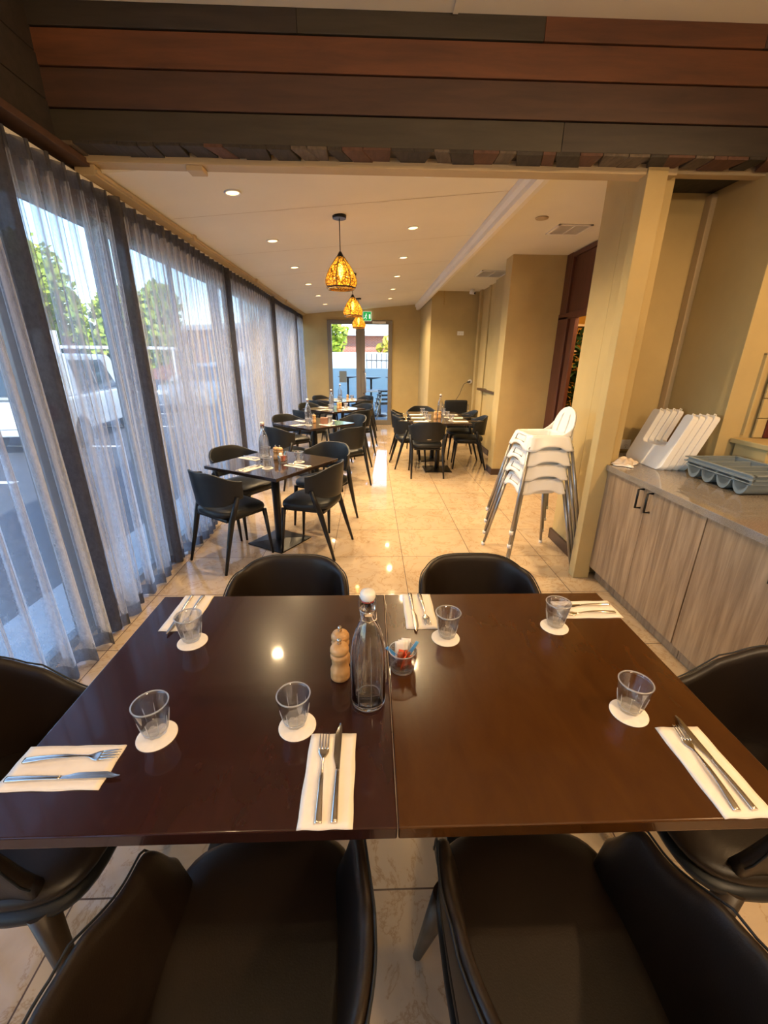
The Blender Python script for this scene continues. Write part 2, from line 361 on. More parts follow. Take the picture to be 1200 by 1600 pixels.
# sloping ceiling of the window side, flat ceiling on the right, near ceiling
c = MB(); P = [(-1.9, ceilz(-1.9)), (1.12, ceilz(1.12)), (1.12, 3.3), (-1.9, 3.3)]
A0 = [c.bm.verts.new((x, 2.95, z)) for x, z in P]; A1 = [c.bm.verts.new((x, 11.0, z)) for x, z in P]
c.bridge(A0, A1, 0, False); c.cap(A0, True); c.cap(A1)
struct(c.build('ceiling', 'ceiling_paint'))
struct(B(1.12, 2.95, 2.84, 6.2, 9.05, 3.3).build('ceiling', 'ceiling_paint'))
struct(B(-1.9, -3.2, 3.165, 6.2, 2.70, 3.35).build('ceiling', 'ceiling_paint'), 'near ceiling above the timber header')
s = MB()
for y in (3.78, 4.98, 6.18, 7.38, 8.58, 9.78): 
    A = [s.bm.verts.new(p) for p in ((-1.5, y, ceilz(-1.5)-.001), (1.05, y, ceilz(1.05)-.001), (1.05, y+.006, ceilz(1.05)-.001), (-1.5, y+.006, ceilz(-1.5)-.001))]; s.cap(A)
struct(s.build('trim_1', 'tan_paint'), 'thin seams between the ceiling sheets')
s = B(.4, 1.2, 3.155, .425, 2.69, 3.166).box(-1.6, 2.2, 3.155, .4, 2.22, 3.166); struct(s.build('trim_2', 'ceiling_paint'), 'cover strips on the near ceiling')
# cornice beam between the sloped and flat ceilings
s = MB(); prof = [(1.06, 2.80), (1.06, 2.765), (1.085, 2.74), (1.085, 2.70), (1.12, 2.685), (1.16, 2.69), (1.16, 2.73), (1.20, 2.76), (1.225, 2.80), (1.235, 2.86), (1.06, 2.86)]
A0 = [s.bm.verts.new((x, 2.95, z)) for x, z in prof]; A1 = [s.bm.verts.new((x, 10.9, z)) for x, z in prof]
s.bridge(A0, A1, 0, False); s.cap(A0, True); s.cap(A1); struct(s.build('trim_3', 'white_paint'), 'white cornice beam running along the ceiling')
# walls
s = B(-1.9, 10.9, 0, -1.03, 11.05, 3.2).box(.53, 10.9, 0, 1.22, 11.05, 3.2).box(-1.03, 10.9, 2.42, .53, 11.05, 3.2)
struct(s.build('wall_back', 'olive_wall'), 'olive end wall around the glazed door')
s = B(1.2, 9.0, 0, 1.5, 11.05, 3.2).box(1.5, 9.0, 0, 2.2, 9.2, 2.84)
struct(s.build('wall_right', 'olive_wall'), 'olive alcove wall stepping forward beside the glazed door')
s = B(2.15, 6.2, 0, 2.35, 9.2, 2.84).box(2.10, 8.75, 0, 2.16, 8.9, 2.84).box(2.09, 7.25, 0, 2.16, 7.75, 2.84).box(2.125, 8.2, 0, 2.16, 8.3, 2.84)
struct(s.build('wall_right', 'olive_wall', bevel=.003), 'olive alcove side wall with shallow pilasters')
struct(B(1.79, 5.95, 0, 2.52, 6.22, 2.84).build('wall_right', 'olive_wall', bevel=.004), 'wide olive pillar between alcove and timber doorway')
s = B(1.725, 2.927, 0, 1.80, 3.3, 2.84).box(1.725, 3.3, 0, 2.62, 3.62, 2.84)
struct(s.build('wall_right', 'olive_wall', bevel=.003), 'olive return wall behind the near post')
s = B(2.30, 2.69, 0, 2.62, 3.32, 3.2).box(2.62, 2.69, 0, 3.199, 2.80, 3.2).box(2.44, 2.665, 1.15, 2.455, 2.70, 1.65).box(2.44, 2.665, 1.64, 3.2, 2.70, 1.655)
struct(s.build('wall_right', 'olive_wall', bevel=.003), 'olive wall above the worktop')
struct(B(2.262, 3.235, .9, 2.30, 3.30, 2.64).build('trim_4', 'tan_paint', bevel=.004), 'vertical cover strip in the recess corner')
struct(B(3.2, -3.2, 0, 3.4, 2.8, 3.2).build('wall_right', 'olive_wall'))
struct(B(-1.9, -3.35, 0, 6.2, -3.2, 3.2).build('wall_front', 'olive_wall'))
s = MB()
s.box(-1.9, -3.2, 2.40, -1.70, 10.95, 2.62).box(-1.9, -3.2, 2.62, -1.66, 2.86, 3.2).box(-1.9, 2.86, 2.55, -1.66, 10.95, 2.66)
struct(s.build('wall_left', 'lintel_paint'), 'lintel wall above the windows')
# near post
struct(B(1.58, 2.84, 0, 1.70, 2.925, 2.66).build('trim_5', 'olive_wall', bevel=.004), 'square painted post carrying the timber header')
struct(B(-1.72, 2.855, 2.60, 1.76, 2.955, 2.72).build('trim_6', 'tan_paint', bevel=.003), 'painted lintel under the timber header')
struct(B(-1.02, 2.862, 2.575, -.93, 2.95, 2.60).build('trim_7', 'tan_paint', bevel=.004))
struct(B(1.79, 2.945, 2.66, 2.31, 3.31, 2.72).build('trim_8', 'block_black'), 'dark timber soffit over the worktop recess')
struct(B(1.70, 2.88, 2.615, 2.30, 2.945, 2.66).build('trim_9', 'tan_paint'))
# timber header: boards with staggered ends
def board(s, x0, x1, z0, z1, y, mi):
    s.box(x0, y, z0+.0025, x1, y+.03, z1-.0025, mi)
s = MB(); rows = [(2.64, 2.772, 2.72, [(-1.70, 1.02, 2), (1.02, 2.40, 3)]), (2.772, 2.930, 2.714, [(-1.70, -1.0, 3), (-1.0, .1, 1), (.1, 2.5, 1)]),
        (2.930, 3.073, 2.708, [(-1.70, -.9, 1), (-.9, .62, 1), (.62, 2.6, 0)]), (3.073, 3.20, 2.702, [(-1.70, -.35, 3), (-.35, .86, 2), (.86, 1.98, 0), (1.98, 2.7, 1)])]
rows[2][3][:] = [(-1.70, 2.6, 0)]; rows[1][3][:] = [(-1.70, 2.5, 1)]
for z0, z1, y, segs in rows:
    for x0, x1, mi in segs: board(s, x0+.0006, x1-.0006, z0, z1, y, mi)
s.box(-1.70, 2.75, 2.65, 2.7, 2.86, 3.2, 3)
struct(s.build('trim_10', ['plank_red', 'plank_brown', 'plank_olive', 'plank_dark'], bevel=.003), 'rustic timber boards cladding the header beam')
s = MB(); x = -1.62; i = 0; rnd = random.Random(4)
while x < 2.28:
    w = rnd.uniform(.07, .15); sk = rnd.choice((0, 0, .04, .06, -.03)); d = rnd.uniform(0, .008)
    poly = [(x, 2.722), (x+w-.004, 2.722), (x+w-.004+sk, 2.865), (x+sk, 2.865)]
    s.prism(poly, 2.632-d, 2.66, rnd.choice((0, 1, 2, 0, 2))); x += w
struct(s.build('trim_11', ['block_grey', 'block_red', 'block_black'], bevel=.002), 'short rustic blocks under the header')
# timber boards on the left wall above the curtain
s = MB()
for k, (z0, z1, mi) in enumerate(((2.62, 2.80, 1), (2.80, 2.98, 1), (2.98, 3.17, 1))): s.box(-1.70, -3.1, z0+.003, -1.61-.004*k, 2.72, z1-.003, mi)
s.box(-1.70, -3.1, 2.585, -1.55, 2.88, 2.62, 0)
struct(s.build('trim_12', ['plank_brown', 'plank_dark'], bevel=.003), 'dark timber cladding and rail above the near curtains')
s = MB().box(-1.64, 2.88, 2.548, -1.530, 10.9, 2.60).box(-1.53, 2.88, 2.556, -1.515, 10.9, 2.575)
for y in (4.2, 6.3, 8.4): s.box(-1.54, y, 2.53, -1.50, y+.06, 2.60)
struct(s.build('trim_13', 'tan_paint', bevel=.003), 'tan pelmet rail along the top of the windows')
# skirtings
struct(B(1.705, 2.93, 0, 1.727, 3.64, .10).box(1.705, 3.62, 0, 2.5, 3.64, .10).build('baseboard_right', 'skirting', bevel=.003))
struct(B(1.77, 5.93, 0, 2.5, 5.951, .09).box(1.77, 5.951, 0, 1.791, 6.22, .09).box(2.12, 6.22, 0, 2.151, 9.0, .09).box(2.07, 7.23, 0, 2.091, 7.77, .09).build('baseboard_right', 'skirting', bevel=.003))
struct(B(1.22, 8.98, 0, 2.15, 9.001, .09).box(.56, 10.88, 0, 1.2, 10.901, .09).box(-1.5, 10.88, 0, -1.05, 10.901, .09).build('baseboard_back', 'skirting', bevel=.003))
# dark timber wall with doorway on the right
s = B(2.50, 3.6, 2.12, 2.54, 5.96, 2.84).box(2.47, 3.6, 2.09, 2.53, 5.96, 2.16).box(2.485, 5.48, 0, 2.525, 5.62, 2.12).box(2.51, 5.62, 0, 2.6, 5.66, 2.12).box(2.47, 5.66, 0, 2.60, 5.95, 2.12).box(2.485, 3.62, 0, 2.63, 3.80, 2.12)
s.box(2.475, 5.74, 2.16, 2.505, 5.79, 2.80).box(2.475, 3.7, 2.16, 2.505, 3.75, 2.80).box(2.475, 3.7, 2.78, 2.505, 5.79, 2.83).box(2.48, 5.80, 2.12, 2.51, 5.95, 2.84)
struct(s.build('door_1', 'door_timber', bevel=.004), 'dark stained timber doorway with panelled transom')
# side room behind the doorway
s = B(3.9, 3.0, 0, 4.0, 8.0, 3.0).box(2.62, 7.9, 0, 4.0, 8.0, 3.0).box(2.62, 2.95, 0, 4.0, 3.05, 3.0)
struct(s.build('wall_right', 'yellow_wall'), 'yellow wall of the side room')
light('side_room_fill', 'POINT', (3.05, 5.0, 2.5), 60, (1, .68, .36), shadow_soft_size=.1)  # unseen fill added to light the closed side room
# ------------------------------------------------------------------ windows
MUL = [-3.1, -1.2, .45, 2.235, 3.17, 5.24, 7.50, 9.75, 10.88]
for i in range(len(MUL)-1):
    a, b_ = MUL[i], MUL[i+1]
    s = B(XL-.03, a-.055, 0, XL+.05, a+.055, 2.42)
    s.box(XL-.03, a+.055, .0, XL+.03, b_-.055, .06).box(XL-.03, a+.055, 2.36, XL+.03, b_-.055, 2.42)
    if i == 4: pass
    if b_-a > 1.5: s.box(XL-.02, (a+b_)/2-.012, .06, XL+.02, (a+b_)/2+.012, 2.36)
    w = struct(s.build('window_%d' % (i+1), 'window_frame', bevel=.003))
    B(XL-.004, a+.055, .06, XL+.004, b_-.055, 2.36).build('pane', 'window_glass', w)
# ------------------------------------------------------------------ curtains
def curtain(y0, y1, label, seed, amp=.040, per=.125):
    rnd = random.Random(seed); n = max(2, round((y1-y0)/per)); p1, p2, p3 = rnd.uniform(0, 6), rnd.uniform(0, 6), rnd.uniform(0, 6)
    def f(u, z):
        t = u*n*2*pi
        low = 1-z/2.6
        a = amp*(1+.25*sin(u*7+p1))*(1+.35*low)
        x = -1.60+a*sin(t+.25*sin(t+p2)+low*.9*sin(u*9+p3))+low*.03*sin(u*11+p2)
        y = y0+(y1-y0)*u+.021*sin(2*t)+low*.02*sin(u*13+p1)
        # the stack bunches up at both ends
        return Vector((x, y+(.0), z))
    nu = n*12
    t = thing('curtain', label, 'curtain', (0, 0, 0), 0, 'sheer grey curtains along the window wall')
    t.location = (-1.60, (y0+y1)/2, 0)
    off = Matrix.Translation((1.60, -(y0+y1)/2, 0))
    def seg(z0, z1, nv, name, mat, dz=lambda u: 0):
        m = MB(); m.grid(lambda u, v: f(u, z0+(z1-z0)*v+(dz(u) if v == 0 else 0)), nu, nv)
        o = m.build(name, mat, t, xf=off); return o
    seg(.09, 2.445, 8, 'fabric', 'sheer_grey')
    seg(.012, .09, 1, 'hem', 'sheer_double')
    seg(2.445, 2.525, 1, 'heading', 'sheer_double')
    return t
spans = [(-1.15, .40), (.50, 2.17), (2.25, 3.12), (3.20, 5.20), (5.28, 7.46), (7.54, 9.70), (9.80, 10.82)]
labs = ['sheer grey curtain behind the photographer', 'sheer grey curtain panel nearest the camera at the left edge', 'narrow sheer grey curtain between the two dark bands, white car behind it',
        'long sheer grey curtain beside the nearest small table', 'sheer grey curtain beside the second small table', 'sheer grey curtain beside the third small table', 'short sheer grey curtain in the far left corner']
for i, (a, b_) in enumerate(spans):
    if i: curtain(a, b_, labs[i], 20+i)
# opaque side bands of lining at each window post
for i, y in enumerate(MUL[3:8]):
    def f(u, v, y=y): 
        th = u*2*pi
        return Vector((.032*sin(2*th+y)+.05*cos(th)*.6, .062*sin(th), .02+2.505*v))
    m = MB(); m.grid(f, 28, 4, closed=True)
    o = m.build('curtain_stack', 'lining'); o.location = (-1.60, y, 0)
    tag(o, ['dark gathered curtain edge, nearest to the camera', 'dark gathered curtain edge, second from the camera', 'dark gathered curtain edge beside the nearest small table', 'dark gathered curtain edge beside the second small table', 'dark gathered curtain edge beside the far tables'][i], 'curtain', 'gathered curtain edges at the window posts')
tag(B(-1.66, .5, 2.522, -1.60, 10.85, 2.545).build('curtain_track', 'white_plastic', bevel=.003), 'white curtain track above the sheer curtains', 'curtain track')
# ------------------------------------------------------------------ glazed back door
def glazed():
    t = thing('door_2', 'grey metal framed glazed door to the terrace', 'door', (-.25, 10.9, 0)); del t['category']; t['kind'] = 'structure'
    s = B(-.78, -.04, 0, -.68, .06, 2.46).box(.68, -.04, 0, .775, .06, 2.46).box(-.68, -.04, 2.37, .68, .06, 2.46).box(-.68, -.03, 0, .68, .05, .12)
    s.build('frame', 'door_frame_metal', t, bevel=.004)
    s = B(-.10, -.02, .12, .0, .04, 2.37).box(.025, -.03, .12, .12, .05, 2.37).box(-.005, -.01, .12, .03, .03, 2.37)
    s.build('stile', 'door_frame_metal', t, bevel=.004)
    B(-.68, .0, .12, -.10, .008, 2.37).build('pane', 'window_glass', t); B(.12, .0, .12, .68, .008, 2.37).build('pane', 'window_glass', t)
    MB().tube([(.07, -.03, .78), (.13, -.09, .80), (.13, -.09, 1.28), (.07, -.03, 1.30)], .012, 8).build('handle', 'steel', t)
    B(.30, -.055, 2.385, .62, -.038, 2.43).build('door_closer', 'white_plastic', t, bevel=.004)
glazed()
t = thing('exit_sign', 'green exit sign high on the end wall behind the pendants', 'sign', (-.075, 10.86, 2.44))
B(-.10, -.02, 0, .10, .02, .20).build('housing', 'exit_white', t, bevel=.004)
B(-.095, -.023, .005, .095, -.019, .195).build('face', 'exit_green', t)
# running figure and arrow on the sign
s = MB().box(.045, -.026, .05, .075, -.023, .14).cone((-.02, -.026, .145), (-.02, -.023, .145), .012, .012, 12)
s.tube([(-.02, -.025, .13), (-.035, -.025, .09), (-.01, -.025, .06), (-.03, -.025, .03)], .006, 6).tube([(-.035, -.025, .09), (-.06, -.025, .06), (-.08, -.025, .055)], .006, 6).tube([(-.055, -.025, .115), (-.025, -.025, .12), (.0, -.025, .10)], .005, 6)
s.build('pictogram', 'exit_white', t)
B(-.05, .02, .05, .05, .041, .15).build('bracket', 'black_metal', t)
# ------------------------------------------------------------------ downlights, pendants, vents
def downlight(x, y, label, proto=[None]):
    z = ceilz(x)
    if proto[0] is None:
        t = thing('downlight', label, 'ceiling light', (x, y, z-.002), 0, 'recessed downlights', rot=(0, -atan2(.087, 1), 0))
        MB().lathe([(.040, .004), (.052, .004), (.056, 0), (.055, -.005), (.045, -.007), (.041, -.004)], 28, capb=False, capt=False).build('trim_ring', 'white_plastic', t)
        MB().cone((0, 0, .001), (0, 0, -.003), .042, .042, 24).build('diffuser', 'downlight_glow', t)
        proto[0] = t
    else: t = dup(proto[0], (x, y, z-.002), None, label)
    l = light('downlight_beam', 'SPOT', (x, y, z-.02), 62, WARM2, spot_size=radians(140), spot_blend=.8, shadow_soft_size=.04)
    l.parent = t; l.matrix_parent_inverse = Matrix(); l.location = (0, 0, -.02)
names = ['nearest', 'second', 'third', 'fourth', 'fifth', 'farthest']
for k in range(6):
    downlight(-.915, 3.37+1.21*k+(.1 if k == 1 else 0)*0, '%s glowing downlight in the row on the window side' % names[k])
for k in range(6):
    downlight(.40, 3.33+1.21*k, '%s glowing downlight in the row beside the white cornice beam' % names[k])
for k, (x, y) in enumerate(((-.9, .6), (.5, .9), (-.9, -1.0), (.5, -1.0))):  # unseen downlights added so the glasses catch small sparkles
    t = thing('downlight', ['added unseen downlight above the window end of the large table', 'added unseen downlight above the middle of the large table', 'added unseen downlight behind the photographer, window side', 'added unseen downlight behind the photographer, room side'][k], 'ceiling light', (x, y, 3.165), 0, 'added unseen downlights for glints in the glasses')
    MB().lathe([(.040, .0), (.056, 0), (.055, -.005), (.045, -.007), (.041, -.004)], 28, capb=False, capt=False).build('trim_ring', 'white_plastic', t)
    MB().cone((0, 0, 0), (0, 0, -.003), .042, .042, 24).build('diffuser', 'downlight_glow', t)
    l = light('downlight_beam', 'SPOT', (x, y, 3.14), 14, WARM2, spot_size=radians(140), spot_blend=.8, shadow_soft_size=.04); l.parent = t; l.location = (0, 0, -.02)
def pendant(x, y, label, proto=[None]):
    z = ceilz(x)
    if proto[0] is None:
        t = thing('pendant_lamp', label, 'pendant lamp', (x, y, z), 0, 'amber glass pendants in a row')
        MB().cone((0, 0, .002), (0, 0, -.022), .058, .055, 28).build('canopy', 'black_metal', t)
        MB().cone((0, 0, -.02), (0, 0, -.27), .0035, .0035, 8).build('cord', 'black_metal', t)
        MB().lathe([(.010, -.255), (.020, -.272), (.030, -.292), (.032, -.30)], 20).build('cap', 'black_metal', t)
        prof = [(.030, -.292), (.062, -.335), (.098, -.385), (.123, -.43), (.135, -.470), (.134, -.495), (.122, -.520), (.110, -.532)]
        m = MB(); m.lathe(prof, 42, capb=False, capt=False, mod=lambda th, z: 1-.035*abs(sin(3.5*th)) ** 8)
        m.build('shade', 'amber_crackle', t)
        r = MB()
        for k in range(7):
            th = 2*pi*k/7
            r.tube([((q+.001)*cos(th), (q+.001)*sin(th), zz) for q, zz in prof], .0032, 6)
        r.build('rib', 'black_metal', t)
        MB().lathe([(.123, -.519), (.126, -.524), (.121, -.53), (.116, -.527)], 42, capb=False, capt=False).build('band', 'black_metal', t)
        MB().lathe([(.112, -.530), (.116, -.534), (.112, -.540), (.106, -.535)], 42, capb=False, capt=False).build('rim', 'brass', t)
        MB().lathe([(.006, -.345), (.017, -.365), (.022, -.395), (.018, -.43), (.005, -.455)], 16).build('bulb', 'bulb_glow', t)
        MB().cone((0, 0, -.30), (0, 0, -.347), .014, .014, 12).build('lamp_holder', 'black_metal', t)
        proto[0] = t
    else: t = dup(proto[0], (x, y, z), None, label)
    l = light('pendant_glow', 'POINT', (x, y, z-.4), 1.7, (1, .58, .2), shadow_soft_size=.03); l.parent = t; l.location = (0, 0, -.475)
for x, y, lb in ((-.25, 4.03, 'large looking amber crackle glass pendant, nearest to the camera'), (-.245, 6.5, 'amber crackle glass pendant, middle of the three'), (-.23, 8.99, 'amber crackle glass pendant in front of the glazed door, farthest')):
    pendant(x, y, lb)
def vent(x, y, w, l, label):
    t = thing('air_vent', label, 'vent', (x, y, 2.84))
    s = MB().box(-w/2, -l/2, -.012, -w/2+.025, l/2, 0).box(w/2-.025, -l/2, -.012, w/2, l/2, 0).box(-w/2, -l/2, -.012, w/2, -l/2+.025, 0).box(-w/2, l/2-.025, -.012, w/2, l/2, 0).box(-.006, -l/2, -.012, .006, l/2, 0)
    s.build('frame', 'white_paint', t, bevel=.002)
    s = MB(); n = 14
    for k in range(n):
        y_ = -l/2+.03+(l-.06)*k/(n-1)
        s.box(-w/2+.02, -.009, -.0015, w/2-.02, .009, .0015, mat=Matrix.Translation((0, y_, -.006)) @ Matrix.Rotation(radians(35), 4, 'X'))
    s.build('slat', 'white_paint', t)
    B(-w/2+.02, -l/2+.02, -.002, w/2-.02, l/2-.02, -.0005).build('duct', 'black_plastic', t)
vent(2.0, 4.86, .34, .34, 'square ceiling air vent near the timber transom')
vent(1.86, 7.2, .42, .5, 'ceiling air vent over the alcove, farther from the camera')
tag(MB().lathe([(.055, 0), (.06, -.004), (.055, -.012), (.03, -.014)], 24).build('smoke_detector', 'tan_paint'), 'small round disc on the flat ceiling before the square vent', 'detector').location = (1.594, 4.52, 2.841)
t = thing('security_camera', 'small white security camera in the alcove ceiling corner', 'camera', (1.92, 8.75, 2.84))
MB().cone((0, 0, 0), (0, 0, -.03), .035, .03, 16).build('mount', 'white_plastic', t); MB().cone((-.03, .02, -.05), (.04, -.05, -.07), .028, .028, 16).build('body', 'white_plastic', t); MB().cone((.04, -.05, -.07), (.047, -.057, -.073), .02, .02, 16).build('lens', 'black_plastic', t)
s = MB()
for k in range(7): s.lathe([(.004, 0), (.012, .012), (.004, .024)], 8, c=(0, 0, -.035*k-.03)); s.cone((0, 0, -.035*k-.03), (0, 0, -.035*k-.045), .002, .002, 5)
tag(s.build('hanging_ornament', 'brass'), 'short string of brown beads hanging before the alcove wall', 'ornament').location = (1.43, 8.93, 2.84)
# double sockets
def socket(name, loc, rz, label, w=.116, h=.072):
    t = thing(name, label, 'socket', loc, rz)
    B(-w/2, -.012, -h/2, w/2, 0, h/2).build('plate', 'white_plastic', t, bevel=.003)
    for sx in (-1, 1):
        s = MB()
        for dx, dz, a in ((-.008, .004, .5), (.008, .004, -.5), (0, -.012, 0)): s.box(-.0012, -.0135, -.005, .0012, -.0118, .005, mat=Matrix.Translation((sx*.028+dx, 0, dz-.008)) @ Matrix.Rotation(a, 4, 'Y'))
        s.build('pin_hole', 'black_plastic', t)
        B(sx*.028-.006, -.016, .014, sx*.028+.006, -.011, .026).build('switch', 'white_plastic', t, bevel=.001)
    return t
socket('power_socket', (2.035, 3.299, .965), 0, 'white double power socket above the worktop', .128, .078)
socket('power_socket', (1.80, 8.999, 2.09), 0, 'white double socket plate high on the alcove wall', .13, .075)
t = thing('wall_socket', 'round white wall socket with black cord low in the alcove corner', 'socket', (2.06, 8.99, 1.17))
MB().cone((0, 0, 0), (0, -.02, 0), .045, .042, 20).build('plate', 'white_plastic', t); 
MB().cone((0, -.02, 0), (-.06, -.03, -.01), .018, .012, 10).build('plug', 'black_plastic', t)
MB().tube([(-.06, -.03, -.01), (-.13, -.04, -.05), (-.17, -.04, -.14), (-.2, -.04, -.24), (-.27, -.04, -.36), (-.28, -.03, -.6), (-.2, 0, -1.1)], .005, 6).build('cable', 'black_plastic', t)
struct(B(2.06, 7.0, 1.05, 2.152, 8.35, 1.09).build('trim_14', 'skirting', bevel=.004), 'dark timber ledge on the alcove side wall')
# ------------------------------------------------------------------ worktop and cabinets on the right
XC = 1.69
def cabinet(y0, y1, label, hand):
    t = thing('cabinet', label, 'cabinet', (XC, (y0+y1)/2, 0), 0, 'laminate base cabinets under the worktop'); L = (y1-y0)/2
    B(.02, -L, .11, .60, L, .868).build('body', 'cabinet_laminate', t)
    B(.06, -L, 0, .58, L, .11).build('plinth', 'cabinet_laminate', t)
    for sgn in (-1, 1):
        ya, yb = (-L+.0015, -.0015) if sgn < 0 else (.0015, L-.0015)
        d = B(0, ya, .105, .019, yb, .865).build('door', 'cabinet_laminate', t, bevel=.0012)
        hy = sgn*.045
        MB().tube([(0, hy, .735), (-.034, hy, .735), (-.034, hy, .855), (0, hy, .855)], .0068, 8).build('handle', 'black_metal', d)
cabinet(1.905, 2.84, 'wood laminate cabinet at the far end, against the post', 1)
cabinet(.965, 1.90, 'wood laminate cabinet at the right edge beside the armchair', 1)
cabinet(.02, .96, 'wood laminate cabinet nearest the camera', 1)
s = MB().prism([(XC-.02, -.0), (XC-.02, 2.835), (1.702, 2.835), (1.702, 2.926), (1.802, 2.926), (1.802, 3.298), (2.298, 3.298), (2.298, 2.688), (3.198, 2.688), (3.198, 0)], .87, .91)
tag(s.build('worktop', 'worktop_stone', bevel=.003), 'glossy stone worktop over the wood laminate cabinets', 'worktop')
s = MB().box(2.40, 2.42, .91, 3.2, 2.66, 1.10).box(2.375, 2.39, 1.10, 3.2, 2.68, 1.13)
tag(s.build('raised_ledge', 'olive_wall', bevel=.003), 'painted raised ledge at the back of the worktop', 'ledge')
s = MB()
for k in range(4): s.box(2.50+.1*0, 2.655, 1.135+.125*k, 3.19, 2.668, 1.255+.125*k, 1 if k < 2 else 0)
struct(s.build('trim_15', ['olive_wall', 'olive_wall'], bevel=.002))
for k in range(2):
    tag(B(2.56, 2.640, 1.135+.125*k, 3.19, 2.655, 1.25+.125*k).build('wall_tile', 'red_tile', bevel=.002), ['dark red tile on the raised ledge, lower', 'dark red tile above another on the raised ledge'][k], 'tile')
# folded cloth on worktop
def clothf(w, d, h, seed):
    r = random.Random(seed); a, b_, c_ = r.uniform(0, 6), r.uniform(0, 6), r.uniform(0, 6)
    def f(u, v):
        x = (u-.5)*w; y = (v-.5)*d; e = min(u, 1-u, v, 1-v)*8; e = min(1, e)
        return Vector((x+.006*sin(v*9+a), y+.008*sin(u*8+b_), .003+h*e*(.65+.25*sin(u*11+c_+v*4)+.15*sin(v*17+a))))
    return f
s = MB(); s.grid(clothf(.15, .12, .035, 3), 24, 20)
o = s.build('napkin', 'cloth_pile', solid=.003); o.location = (1.80, 2.845, .914); o.rotation_euler = (0, 0, radians(40)); tag(o, 'crumpled cream cloth napkin on the worktop beside the post', 'napkin')
s = MB(); s.grid(clothf(.17, .13, .012, 5), 20, 16); o = s.build('napkin', 'paper', solid=.004); o.location = (1.795, 2.835, .9115); o.rotation_euler = (0, 0, radians(50)); tag(o, 'flat white napkin under the crumpled cloth on the worktop', 'napkin')
# ------------------------------------------------------------------ highchair trays leaning on the worktop
def highchair_tray(label, x):
    t = thing('highchair_tray', label, 'tray', (x, 2.865, .914), 0, 'white highchair trays leaning on the worktop', rot=(0, radians(22), 0))
    Wd, H, R = .205, .388, .045   # half width along y, height along z
    # outline of the tray as polygon with a U notch at the top
    def arc(cx, cz, r, a0, a1, n=6): return [(cx+r*cos(radians(a0+(a1-a0)*i/n)), cz+r*sin(radians(a0+(a1-a0)*i/n))) for i in range(n+1)]
    out = arc(-Wd+R, R, R, 180, 270)+arc(Wd-R, R, R, 270, 360)+arc(Wd-.02, H-.02, .02, 0, 90, 3)+arc(.125+.02, H-.02, .02, 90, 180, 3)+arc(.125-.03, .15+.03, .03, 0, -90, 4)[0:]+arc(-.125+.03, .15+.03, .03, 270, 180, 4)+arc(-.125-.02, H-.02, .02, 0, 90, 3)+arc(-Wd+.02, H-.02, .02, 90, 180, 3)
    m = MB()
    A = [m.bm.verts.new((0, y, z)) for y, z in out]; Bv = [m.bm.verts.new((.005, y, z)) for y, z in out]
    m.bridge(A, Bv, 0, False); m.cap(A); m.cap(Bv)
    m.build('tray_face', 'white_plastic', t, bevel=.0015)
    # rim wall around the outline
    r_ = MB(); n = len(out); cy_, cz_ = 0, .16
    C = [r_.bm.verts.new((0.002, y, z)) for y, z in out]; D = [r_.bm.verts.new((.038, y*1.012, z+.002)) for y, z in out]
    r_.bridge(C, D, 0, False)
    o = r_.build('rim', 'white_plastic', t, solid=.0035)
    for sy in (-1, 1): MB().tube([(.02, sy*.16, H), (.02, sy*.16, H+.014), (.035, sy*.16, H+.014), (.035, sy*.16, H)], .004, 6).build('clip', 'white_plastic', t)
    return t
t0 = highchair_tray('white highchair tray at the front of the leaning stack, its face fully seen', 1.93)
for k, lb in enumerate(('second white highchair tray in the leaning stack', 'third white highchair tray in the leaning stack', 'fourth white highchair tray, rearmost and against the wall')):
    dup(t0, (1.93+.046*(k+1), 2.865-.004*k, .914), None, lb)
# grey cutlery bin
def cutlery_tray():
    t = thing('cutlery_tray', 'grey plastic cutlery tray with four rounded channels on the worktop', 'tray', (2.03, 2.085, .912), 0)
    n = 4; pitch = .117; r = .051; Lx = .30
    for k in range(n):
        m = MB(); cy_ = .058+pitch*k
        def sec(x, solid):
            o = [(cy_+r*cos(pi+pi*i/16), .072+.070*sin(pi+pi*i/16)) for i in range(17)]
            q = [] if solid else [(cy_+(r-.003)*cos(pi+pi*i/16), .072+.067*sin(pi+pi*i/16)) for i in range(16, -1, -1)]
            return [m.bm.verts.new((x, y, z)) for y, z in o+q]
        for x0, x1, sol in ((.0, .004, True), (.004, Lx-.004, False), (Lx-.004, Lx, True)):
            a = sec(x0, sol); b_ = sec(x1, sol); m.bridge(a, b_, 0, False); m.cap(a, True); m.cap(b_)
        m.build('channel', 'grey_plastic', t)
    s = MB(); z = .064
    L = pitch*n+.0
    for k in range(n+1): s.box(.01, pitch*k-.004, z, Lx+.01, pitch*k+.004, z+.026)
    s.box(.0, -.006, z, .012, L+.006, z+.026).box(Lx, -.006, z, Lx+.012, L+.006, z+.026)
    s.build('divider', 'grey_plastic', t, bevel=.002)
    s = MB().box(-.008, -.02, z+.026, .012, L+.02, z+.034).box(Lx, -.02, z+.026, Lx+.028, L+.02, z+.034).box(-.016, -.02, z+.026, Lx+.028, .0, z+.034).box(-.016, L, z+.026, Lx+.028, L+.02, z+.034)
    s.box(-.006, -.012, z+.006, .004, L+.012, z+.014)
    s.build('rim', 'grey_plastic', t, bevel=.003)
    return t
t = cutlery_tray()
dup(t, (2.03, 2.085, .936), None, 'upper grey cutlery tray nested in the one below'); t['label'] = 'lower grey cutlery tray, its four rounded channels resting on the worktop'
